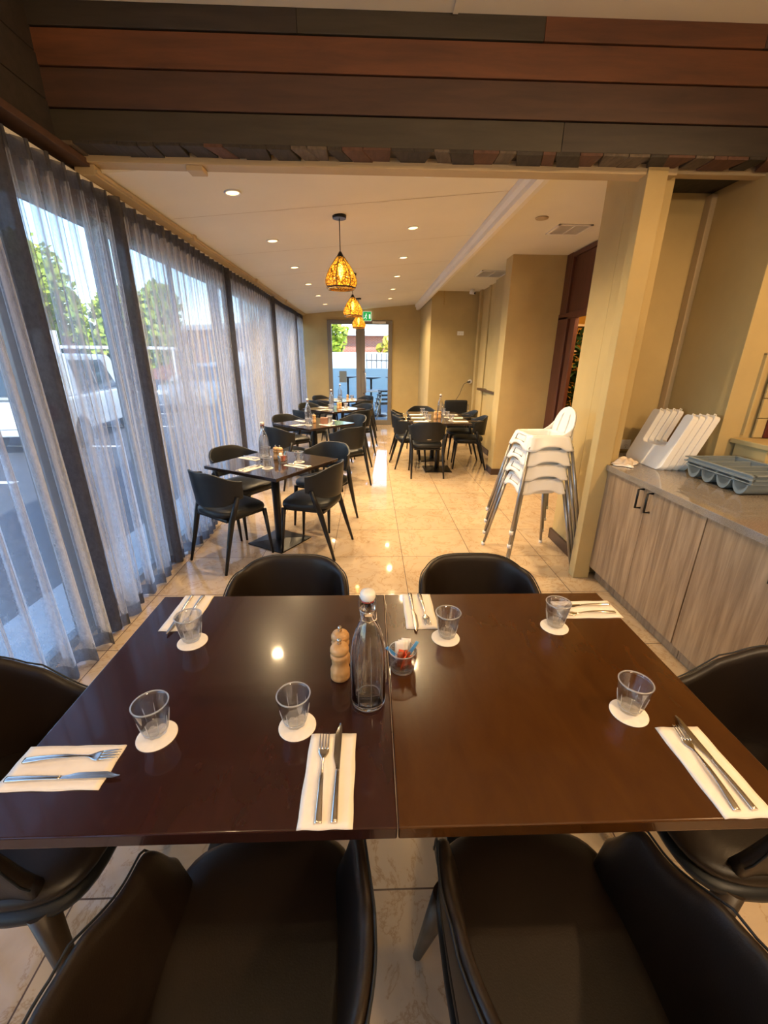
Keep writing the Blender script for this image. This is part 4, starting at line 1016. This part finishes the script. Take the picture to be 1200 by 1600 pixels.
# second
R2 = radians(-43); small_table(-.79, 5.93, R2, 'dark square cafe table, second from the camera by the curtains')
G2 = 'chairs at the second small table'
chair(-1.13, 5.48, 52, 'black curved back chair at the second small table, front left', G2); chair(-.34, 5.45, 128, 'black curved back chair at the second small table, front right, back to the aisle', G2)
chair(-1.20, 6.36, -45, 'black curved back chair at the second small table, rear left by the curtain', G2); chair(-.33, 6.38, -135, 'black curved back chair at the second small table, rear right', G2)
D2 = 'second small table'
for sd, w, g in ((-90, 'front left side', -1), (0, 'aisle side', -1), (180, 'curtain side', 1), (90, 'far side', 1)): setting(-.79, 5.93, R2, .39, D2, g, sd, w)
put('bottle', -.86, 5.86, ZT+.0005, 0, 'swing top water bottle on the second small table'); put('grinder', -.79, 5.95, ZT+.0005, 0, 'wooden grinder on the second small table')
tag(B(-.05, -.035, 0, .05, .035, .085).build('condiment_box', 'cardboard', bevel=.004), 'small brown box on the second small table', 'box').location = (-.64, 5.84, ZT+.0005)
# third
R3 = radians(-42); small_table(-.66, 7.72, R3, 'dark square cafe table, third from the camera')
G3 = 'chairs at the third small table'
chair(-.26, 7.28, 130, 'black curved back chair at the third small table, front right', G3); chair(-1.05, 7.25, 50, 'black curved back chair at the third small table, front left', G3)
chair(-.22, 8.08, -135, 'black curved back chair at the third small table, rear right in the aisle', G3); chair(-1.10, 8.15, -45, 'black curved back chair at the third small table, rear left', G3)
D3 = 'third small table'
for sd, w, g in ((-90, 'front left side', -1), (0, 'aisle side', -1), (180, 'curtain side', 1), (90, 'far side', 1)): setting(-.66, 7.72, R3, .39, D3, g, sd, w)
put('bottle', -.70, 7.70, ZT+.0005, 0, 'swing top water bottle on the third small table'); put('grinder', -.58, 7.68, ZT+.0005, 0, 'wooden grinder on the third small table, left of the pair'); put('grinder', -.54, 7.72, ZT+.0005, 0, 'wooden grinder on the third small table, right of the pair')
# fourth
R4 = radians(-44); small_table(-.62, 9.45, R4, 'dark square cafe table farthest from the camera, before the glazed door')
G4 = 'chairs at the farthest small table'
chair(-.22, 9.03, 130, 'black curved back chair at the farthest small table, front right', G4); chair(-1.02, 8.98, 50, 'black curved back chair at the farthest small table, front left', G4); chair(-1.06, 9.88, -45, 'black curved back chair at the farthest small table, rear left', G4); chair(-.20, 9.88, -135, 'black curved back chair at the farthest small table, rear right', G4)
D4 = 'farthest small table'
for sd, w, g in ((-90, 'front left side', -1), (0, 'aisle side', -1), (180, 'curtain side', 1), (90, 'far side', 1)): setting(-.62, 9.45, R4, .39, D4, g, sd, w)
put('bottle', -.66, 9.40, ZT+.0005, 0, 'swing top water bottle on the farthest small table'); put('grinder', -.50, 9.40, ZT+.0005, 0, 'wooden grinder on the farthest small table')
# alcove table (two pushed together)
small_table(1.02, 6.27, 0, 'dark cafe table in the alcove, nearer half of the joined pair', .42, .345)
small_table(1.04, 6.97, 0, 'dark cafe table in the alcove, farther half of the joined pair', .42, .345)
G5 = 'chairs at the alcove table'
chair(.80, 5.97, 91, 'black curved back chair at the alcove table, back squarely toward us with handle slot', G5)
B(-.028, -.006, -.008, .028, .006, .008).build('handle_slot', 'steel', bpy.data.objects[[o.name for o in COL.objects if o.get('label', '').startswith('black curved back chair at the alcove table, back squarely')][0]], bevel=.003).location = (0, -.262, .56)
chair(.60, 6.52, 8, 'black curved back chair at the alcove table, aisle side, nearer one', G5); chair(.60, 7.12, 0, 'black curved back chair at the alcove table, aisle side, farther one', G5)
chair(1.53, 6.46, 172, 'black curved back chair at the alcove table, pillar side, nearer one', G5); chair(1.54, 7.12, 178, 'black curved back chair at the alcove table, pillar side, farther one', G5)
chair(.92, 7.58, -90, 'black curved back chair at the far end of the alcove table', G5)
D5 = 'alcove table'
for yy, w in ((6.12, 'nearest'), (6.50, 'second row'), (6.88, 'third row')):
    for sx, sw, a in ((-1, 'aisle side', pi/2), (1, 'wall side', -pi/2)):
        x = 1.02+sx*.29; w2 = '%s cover on the %s' % (w, sw); g = 'settings on the alcove table'
        put('napkin', x, yy, ZT+.0006, a, 'folded white napkin on the alcove table, '+w2, g)
        put('fork', x+sx*.10, yy+.02, ZT+.0034, a, 'steel fork on the alcove table, '+w2, g)
        put('knife', x+sx*.10, yy-.02, ZT+.0034, a, 'steel knife on the alcove table, '+w2, g)
        put('coaster', x-sx*.12, yy+.10*sx*0+.08, ZT+.0003, 0, 'round white coaster on the alcove table, '+w2, g)
        put('glass', x-sx*.12, yy+.08, ZT+.0028, 0, 'clear glass tumbler on the alcove table, '+w2, g)
put('bottle', 1.11, 6.78, ZT+.0005, 0, 'swing top water bottle on the alcove table'); put('grinder', .985, 6.42, ZT+.0005, 0, 'wooden grinder on the alcove table, left of the pair'); put('grinder', 1.055, 6.46, ZT+.0005, 0, 'wooden grinder on the alcove table, right of the pair')
# high back chair with chromed sides in the alcove corner
t = thing('office_chair', 'black square back chair with chrome side rails in the alcove corner', 'chair', (1.62, 8.05, 0), radians(0))
MB().grid
m = MB(); m.box(-.22, -.0, .50, .22, .07, .88); m.build('backrest', 'black_vinyl', t, bevel=.034, segs=4, sub=1)
m = MB(); m.box(-.24, -.46, .42, .24, .02, .50); m.build('seat', 'black_vinyl', t, bevel=.025, segs=4)
for sx in (-1, 1):
    MB().tube([(sx*.235, .03, .80), (sx*.26, .02, .52), (sx*.26, .06, 0)], .012, 10).build('leg', 'steel', t)
    MB().tube([(sx*.26, .0, .62), (sx*.26, -.38, .62), (sx*.26, -.42, 0)], .012, 10).build('leg', 'steel', t)
# ------------------------------------------------------------------ side room: shelf, planters
t = thing('plant_shelf', 'cream shelf unit with plants seen through the timber doorway', 'shelf', (3.22, 6.9, 0), 0)
B(-.35, -.18, 1.72, .6, .18, 1.75).build('shelf_board', 'shelf_cream', t); B(-.35, -.18, 2.08, .6, .18, 2.11).build('shelf_board', 'shelf_cream', t)
B(-.37, -.18, 0, -.33, .18, 2.2).build('upright', 'shelf_cream', t); B(.6, -.18, 0, .64, .18, 2.2).build('upright', 'shelf_cream', t)
def plant(loc, label, h, r, n, seed, pot=True, leaf=.16, mat='leaf_dark'):
    t = thing('potted_plant', label, 'plant', loc); rd = random.Random(seed)
    if pot: MB().lathe([(.10, 0), (.14, .02), (.16, .26), (.17, .28), (.15, .28), (.145, .24)], 24).build('pot', 'tan_paint', t)
    base = .25 if pot else 0
    m = MB(); st = MB()
    for k in range(n):
        a = rd.uniform(0, 2*pi); z = base+rd.uniform(.12, 1)*h; rr = r*rd.uniform(.3, 1)*(1-.3*z/(h+base)); L = leaf*rd.uniform(.7, 1.3); w = L*.28
        X = Matrix.Translation((rr*.55*cos(a), rr*.55*sin(a), z)) @ Matrix.Rotation(a, 4, 'Z') @ Matrix.Rotation(rd.uniform(-.6, .5), 4, 'Y') @ Matrix.Rotation(rd.uniform(-.5, .5), 4, 'X')
        m.grid(lambda u, v, L=L, w=w, X=X: X @ Vector((L*u, (v-.5)*2*w*sin(pi*min(.97, u*.95+.03))**.8, .10*L*sin(pi*u)-abs(v-.5)*-.04)), 5, 2)
        if k % 3 == 0: st.tube([(0, 0, base-.02), (rr*.2*cos(a), rr*.2*sin(a), z*.6), (rr*.56*cos(a), rr*.56*sin(a), z)], .004, 5)
    m.build('foliage', mat, t); st.build('stem', 'leaf_dark', t)
    return t
plant((2.98, 6.12, 0), 'tall dark green broad leaved plant in the timber doorway', 1.52, .42, 260, 5)
plant((3.25, 5.45, 0), 'bushy dark green plant in the side room, right of the tall one', 1.2, .4, 160, 8)
plant((3.18, 6.88, 1.752), 'small trailing plant on the shelf in the side room', .28, .3, 50, 12, False, .13)
# ------------------------------------------------------------------ outside on the street side
struct(B(-60, -25, -.25, -2.35, 60, -.15).build('ground', 'asphalt'), 'asphalt car park outside the windows')
struct(B(-2.35, -6, -.25, -1.80, 11.2, -.02).build('kerb', 'concrete'), 'pale concrete footing along the windows')
s = MB()
for k in range(5): s.box(-10.5, 6+2.7*k, -.149, -5.2, 6.1+2.7*k, -.143)
tag(s.build('parking_lines', 'outside_white'), 'white painted parking lines on the asphalt', 'road marking')
def car(loc, rz, paint, label, van=False):
    t = thing('car', label, 'car', loc, rz, 'cars parked outside the windows'); Wd = .86
    # side profile in (x = length, z)
    low = [(-2.15, .35), (-2.2, .62), (-2.12, .92), (-1.3, 1.02)] if not van else [(-2.3, .35), (-2.35, .8), (-2.3, 1.05)]
    prof = [(-2.15, .30), (-2.20, .60), (-2.12, .92), (-1.10, 1.02), (-.35, 1.03), (1.9, 1.02), (2.12, .92), (2.15, .35)]
    m = MB(); secs = [(-Wd, .0), (-Wd*1.0, .12), (Wd, .12), (Wd, 0)]
    def ringat(y, s_, zz=0): return [m.bm.verts.new((x*s_, y, z if z < .9 else z-zz)) for x, z in prof]
    a = ringat(-Wd, .97, .03); b_ = ringat(-Wd+.06, 1, 0); c_ = ringat(Wd-.06, 1, 0); d = ringat(Wd, .97, .03)
    m.bridge(a, b_); m.bridge(b_, c_); m.bridge(c_, d); m.cap(a, True); m.cap(d)
    m.build('body', paint, t, bevel=.03)
    top = [(-1.15, 1.0), (-.35, 1.50), (-.15, 1.55), (1.35, 1.55), (1.95, 1.0)] if not van else [(-1.6, 1.0), (-1.1, 1.75), (-.9, 1.80), (2.0, 1.80), (2.1, 1.0)]
    m = MB()
    a = [m.bm.verts.new((x, -(Wd-.03) if z < 1.1 else -(Wd-.16), z)) for x, z in top]; b_ = [m.bm.verts.new((x, (Wd-.03) if z < 1.1 else Wd-.16, z)) for x, z in top]
    m.bridge(a, b_); m.cap(a, True); m.cap(b_); cb = m.build('cabin', paint, t, bevel=.04)
    zt_ = 1.46 if not van else 1.68
    for sy in (-1, 1):
        for x0, x1 in ((-.75, .15), (.22, 1.05)):
            mm = MB(); P_ = [(x0-(.12 if x0 < 0 else 0), 1.06), (x1, 1.06), (x1-.0, zt_), (x0+(.28 if x0 < 0 else 0), zt_)]
            f = [mm.bm.verts.new((x, sy*((Wd-.03) if z < 1.2 else (Wd-.145)), z)) for x, z in P_]; g = [mm.bm.verts.new((v.co.x, v.co.y+sy*.012, v.co.z)) for v in f]
            mm.bridge(f, g, 0, False); mm.cap(f); mm.cap(g); mm.build('side_window', 'car_glass', t)
    for sgn, xx0, xx1 in ((-1, top[0][0], top[1][0]), (1, top[-1][0], top[-2][0])):
        mm = MB(); f = [mm.bm.verts.new(p) for p in ((xx0*.98+xx1*.02+sgn*.012, -Wd+.14, 1.06), (xx0*.98+xx1*.02+sgn*.012, Wd-.14, 1.06), (xx0*.1+xx1*.9+sgn*.012, Wd-.24, zt_-.02), (xx0*.1+xx1*.9+sgn*.012, -Wd+.24, zt_-.02))]
        g = [mm.bm.verts.new(v.co+Vector((sgn*.012, 0, .008))) for v in f]; mm.bridge(f, g, 0, False); mm.cap(f); mm.cap(g); mm.build('windscreen', 'car_glass', t)
    for x in (-1.35, 1.35):
        for sy in (-1, 1):
            w = MB().cone((x, sy*(Wd-.2), .32), (x, sy*(Wd+.01), .32), .32, .32, 28).build('wheel', 'rubber', t)
            MB().cone((x, sy*(Wd+.0), .32), (x, sy*(Wd+.02), .32), .20, .18, 10).build('hubcap', 'steel', w)
    for sy in (-1, 1):
        B(2.12, sy*.78-.10, .66, 2.17, sy*.78+.08, .92).build('tail_light', 'tail_red', t, bevel=.01)
        B(-2.22, sy*.62-.16, .62, -2.14, sy*.62+.16, .76).build('headlight', 'white_plastic', t, bevel=.01)
    B(2.13, -.26, .50, 2.165, .26, .62).build('number_plate', 'white_plastic', t)
    return t
car((-6.9, 9.9, -.15), radians(-80), 'car_white', 'white car with red tail lights parked outside the near windows', True)
car((-9.4, 9.6, -.15), radians(-85), 'car_blue', 'blue grey car parked left of the white car')
car((-12.5, 17.5, -.15), radians(5), 'car_silver', 'silver car farther across the car park')
car((-7.6, 22.5, -.15), radians(8), 'car_white', 'white car far along the car park')
car((-5.6, 16.0, -.15), radians(80), 'car_silver', 'silver car parked along the street beyond the far windows')
def tree(loc, label, h, r, mat, seed, n=2600):
    t = thing('tree', label, 'tree', loc, 0, 'trees beyond the car park'); rd = random.Random(seed)
    m = MB(); m.tube([(0, 0, 0), (.1, 0, h*.3), (0, .1, h*.5)], [.2, .15, .08], 10)
    blobs = []
    for k in range(14):
        a = rd.uniform(0, 2*pi); q = rd.uniform(.1, .8)*r; blobs.append((Vector((q*cos(a), q*sin(a), h*rd.uniform(.45, .95))), r*rd.uniform(.3, .5)))
        m.tube([(0, .05, h*.4), blobs[-1][0]*.6+Vector((0, 0, h*.2)), blobs[-1][0]], [.07, .04, .02], 6)
    m.build('trunk', 'tree_bark', t)
    m = MB()
    for k in range(n):
        c_, br_ = rd.choice(blobs); d = Vector((rd.gauss(0, 1), rd.gauss(0, 1), rd.gauss(0, 1))).normalized()*br_*rd.uniform(.6, 1.05)
        p = c_+d; s_ = rd.uniform(.09, .2); q = Vector((rd.gauss(0, 1), rd.gauss(0, 1), rd.gauss(0, 1))).normalized(); w = q.orthogonal().normalized()
        s_ *= 1.35; m.bm.faces.new([m.bm.verts.new(p+q*s_), m.bm.verts.new(p+w*s_*.6), m.bm.verts.new(p-q*s_), m.bm.verts.new(p-w*s_*.6)])
    m.build('foliage', mat, t); return t
tree((-17, 23, -.15), 'bright yellow green tree across the car park at the left edge', 6.2, 3.8, 'leaf_bright', 3, 6000)
tree((-25, 19, -.15), 'bright green tree at the far left behind the curtains', 6.2, 3.6, 'leaf_bright', 4, 5000)
tree((-11, 22, -.15), 'bright yellow green tree behind the sign pole', 4.6, 2.6, 'leaf_bright', 9, 4000)
tree((-4.8, 28.5, -.15), 'rust coloured tree seen through the long curtain', 4.4, 2.2, 'leaf_rust', 5, 1600)
# low wall, sign and shop front across the street
t = thing('shop_building', 'long low brick and render building across the car park', 'building', (-20, 38, -.15), radians(-28))
B(-14, 0, 0, 14, 6, 3.6).build('wall', 'brick', t); B(-14.3, -.8, 3.6, 14.3, 6.3, 3.95).build('roof', 'outside_white', t)
for k in range(6): B(-12+4.2*k, -.03, .9, -9.6+4.2*k, .02, 2.5).build('window', 'car_glass', t)
t = thing('street_sign', 'white sign board with a number 3 on a post outside', 'sign', (-9.3, 13.2, -.15), radians(58))
MB().cone((0, 0, 0), (0, 0, 2.2), .04, .04, 10).build('post', 'steel_leg', t); B(-.32, -.03, 1.45, .32, .03, 2.45).build('board', 'outside_white', t, bevel=.01)
MB().tube([(-.10, -.045, 2.28), (0, -.045, 2.34), (.10, -.045, 2.26), (.09, -.045, 2.17), (0, -.045, 2.12), (.10, -.045, 2.06), (.11, -.045, 1.96), (0, -.045, 1.90), (-.10, -.045, 1.96)], .022, 8).build('digit', 'car_blue', t)
t = thing('shade_frame', 'white metal shelter frame outside the narrow curtain', 'shelter', (-9.2, 16.2, -.15), radians(12))
for x in (-2, 0, 2): MB().cone((x, 0, 0), (x, 0, 2.05), .04, .04, 8).build('post', 'outside_white', t)
B(-2.2, -.05, 2.0, 2.2, .05, 2.1).build('rail', 'outside_white', t); B(-2.1, -.02, .5, 2.1, .02, .56).build('rail', 'outside_white', t)
struct(B(-40, 34, -.2, -39, 60, 4).build('hedge', 'leaf_dark'))
# ------------------------------------------------------------------ terrace behind the glazed door
struct(B(-2.35, 11.05, -.12, 8, 60, -.02).build('terrace_floor', 'terrace_grey'), 'grey terrace paving')
struct(B(-2.0, 11.05, 2.75, 6, 14.5, 2.9).build('terrace_roof', 'outside_white'), 'white terrace roof')
tag(B(-2.4, 16.0, .0, 3.0, 16.1, 1.27).build('terrace_barrier', 'pale_blue_panel', bevel=.01), 'pale blue barrier panel at the terrace edge', 'barrier')
struct(B(-6, 20, 0, 8, 20.2, 1.86).build('trim_16', 'outside_white'), 'low white rendered wall beyond the terrace')
t = thing('metal_railing', 'grey metal railing with upright bars behind the pale blue barrier', 'fence', (1.0, 18.0, 0))
s = MB().box(-1.2, -.02, 1.50, 2.2, .02, 1.56).box(-1.2, -.02, .3, 2.2, .02, .36); s.build('rail', 'steel_leg', t)
for k in range(16): B(-1.15+.2*k-.02, -.045, 0, -1.15+.2*k+.02, -.02, 1.80).build('upright', 'steel_leg', t)
t = thing('brick_building', 'red brick building with white fascia beyond the terrace', 'building', (3.0, 34, 0))
B(-7, 0, 0, 9, 7, 3.2).build('wall', 'brick', t); B(-7.4, -.7, 3.2, 9.4, 7.4, 3.5).build('fascia', 'outside_white', t); B(-1.5, -.05, 0, -1.1, .05, 3.2).build('downpipe', 'outside_white', t); B(.2, -.05, 1.4, 1.4, .05, 2.8).build('window', 'outside_white', t)
tree((-2.7, 25, 0), 'yellow green tree beyond the terrace barrier', 4.4, 1.5, 'leaf_bright', 21, 1500)
tree((1.8, 25, 0), 'yellow leaved shrub before the brick building', 2.6, 1.3, 'leaf_yellow', 22, 900)
def bar_table(loc, label, h=1.08, r=.30, top='black_metal'):
    t = thing('bar_table', label, 'table', loc, 0)
    MB().lathe([(.05, h-.06), (r*.8, h-.025), (r, h-.012), (r, h), (r*.98, h+.004)], 32).build('tabletop', top, t)
    MB().cone((0, 0, .02), (0, 0, h-.04), .032, .032, 12).build('pole', 'black_metal', t)
    MB().lathe([(.24, 0), (.24, .01), (.05, .045), (.035, .09)], 28).build('base', 'black_metal', t)
bar_table((-.70, 13.6, 0), 'black round bar table seen through the left door pane')
bar_table((.02, 13.1, 0), 'black round bar table seen through the right door pane')
bar_table((.75, 13.4, 0), 'black round bar table behind the stacked terrace chairs')
t = thing('terrace_table', 'white topped terrace table behind the right door pane', 'table', (.28, 12.75, 0))
B(-.4, -.35, .70, .4, .35, .73).build('tabletop', 'outside_white', t, bevel=.004); MB().cone((0, 0, .01), (0, 0, .70), .03, .03, 12).build('pillar', 'black_metal', t); MB().lathe([(.22, 0), (.22, .015), (.04, .05)], 24).build('base', 'black_metal', t)
def stool(loc, rz, label):
    t = thing('terrace_chair', label, 'chair', loc, rz, 'stacked dark terrace chairs')
    B(-.2, -.2, .44, .2, .2, .47).build('seat', 'black_plastic', t, bevel=.01)
    m = MB(); m.grid(lambda u, v: Vector(((u-.5)*.42, -.2-.05*cos((u-.5)*2.4)-.04*v, .62+.22*v)), 10, 3); m.build('backrest', 'black_plastic', t, solid=.02)
    for sx in (-1, 1):
        for sy in (-1, 1): MB().tube([(sx*.18, sy*.17, .45), (sx*.22, sy*.22, 0)], .012, 8).build('leg', 'steel', t)
        MB().tube([(sx*.2, -.18, .45), (sx*.2, -.25, .66)], .012, 8).build('post', 'steel', t)
    return t
t = stool((.34, 11.72, 0), radians(100), 'dark terrace chair at the bottom of the outdoor stack')
for k in range(3): dup(t, (.34+.03*(k+1), 11.72, .11*(k+1)), radians(100), ['second dark terrace chair up in the outdoor stack', 'third dark terrace chair up in the outdoor stack', 'top dark terrace chair of the outdoor stack'][k])
tag(B(-.77, 10.892, 1.04, -.59, 10.899, 1.31).build('notice', 'grey_plastic'), 'grey notice fixed to the left pane of the glazed door', 'notice')
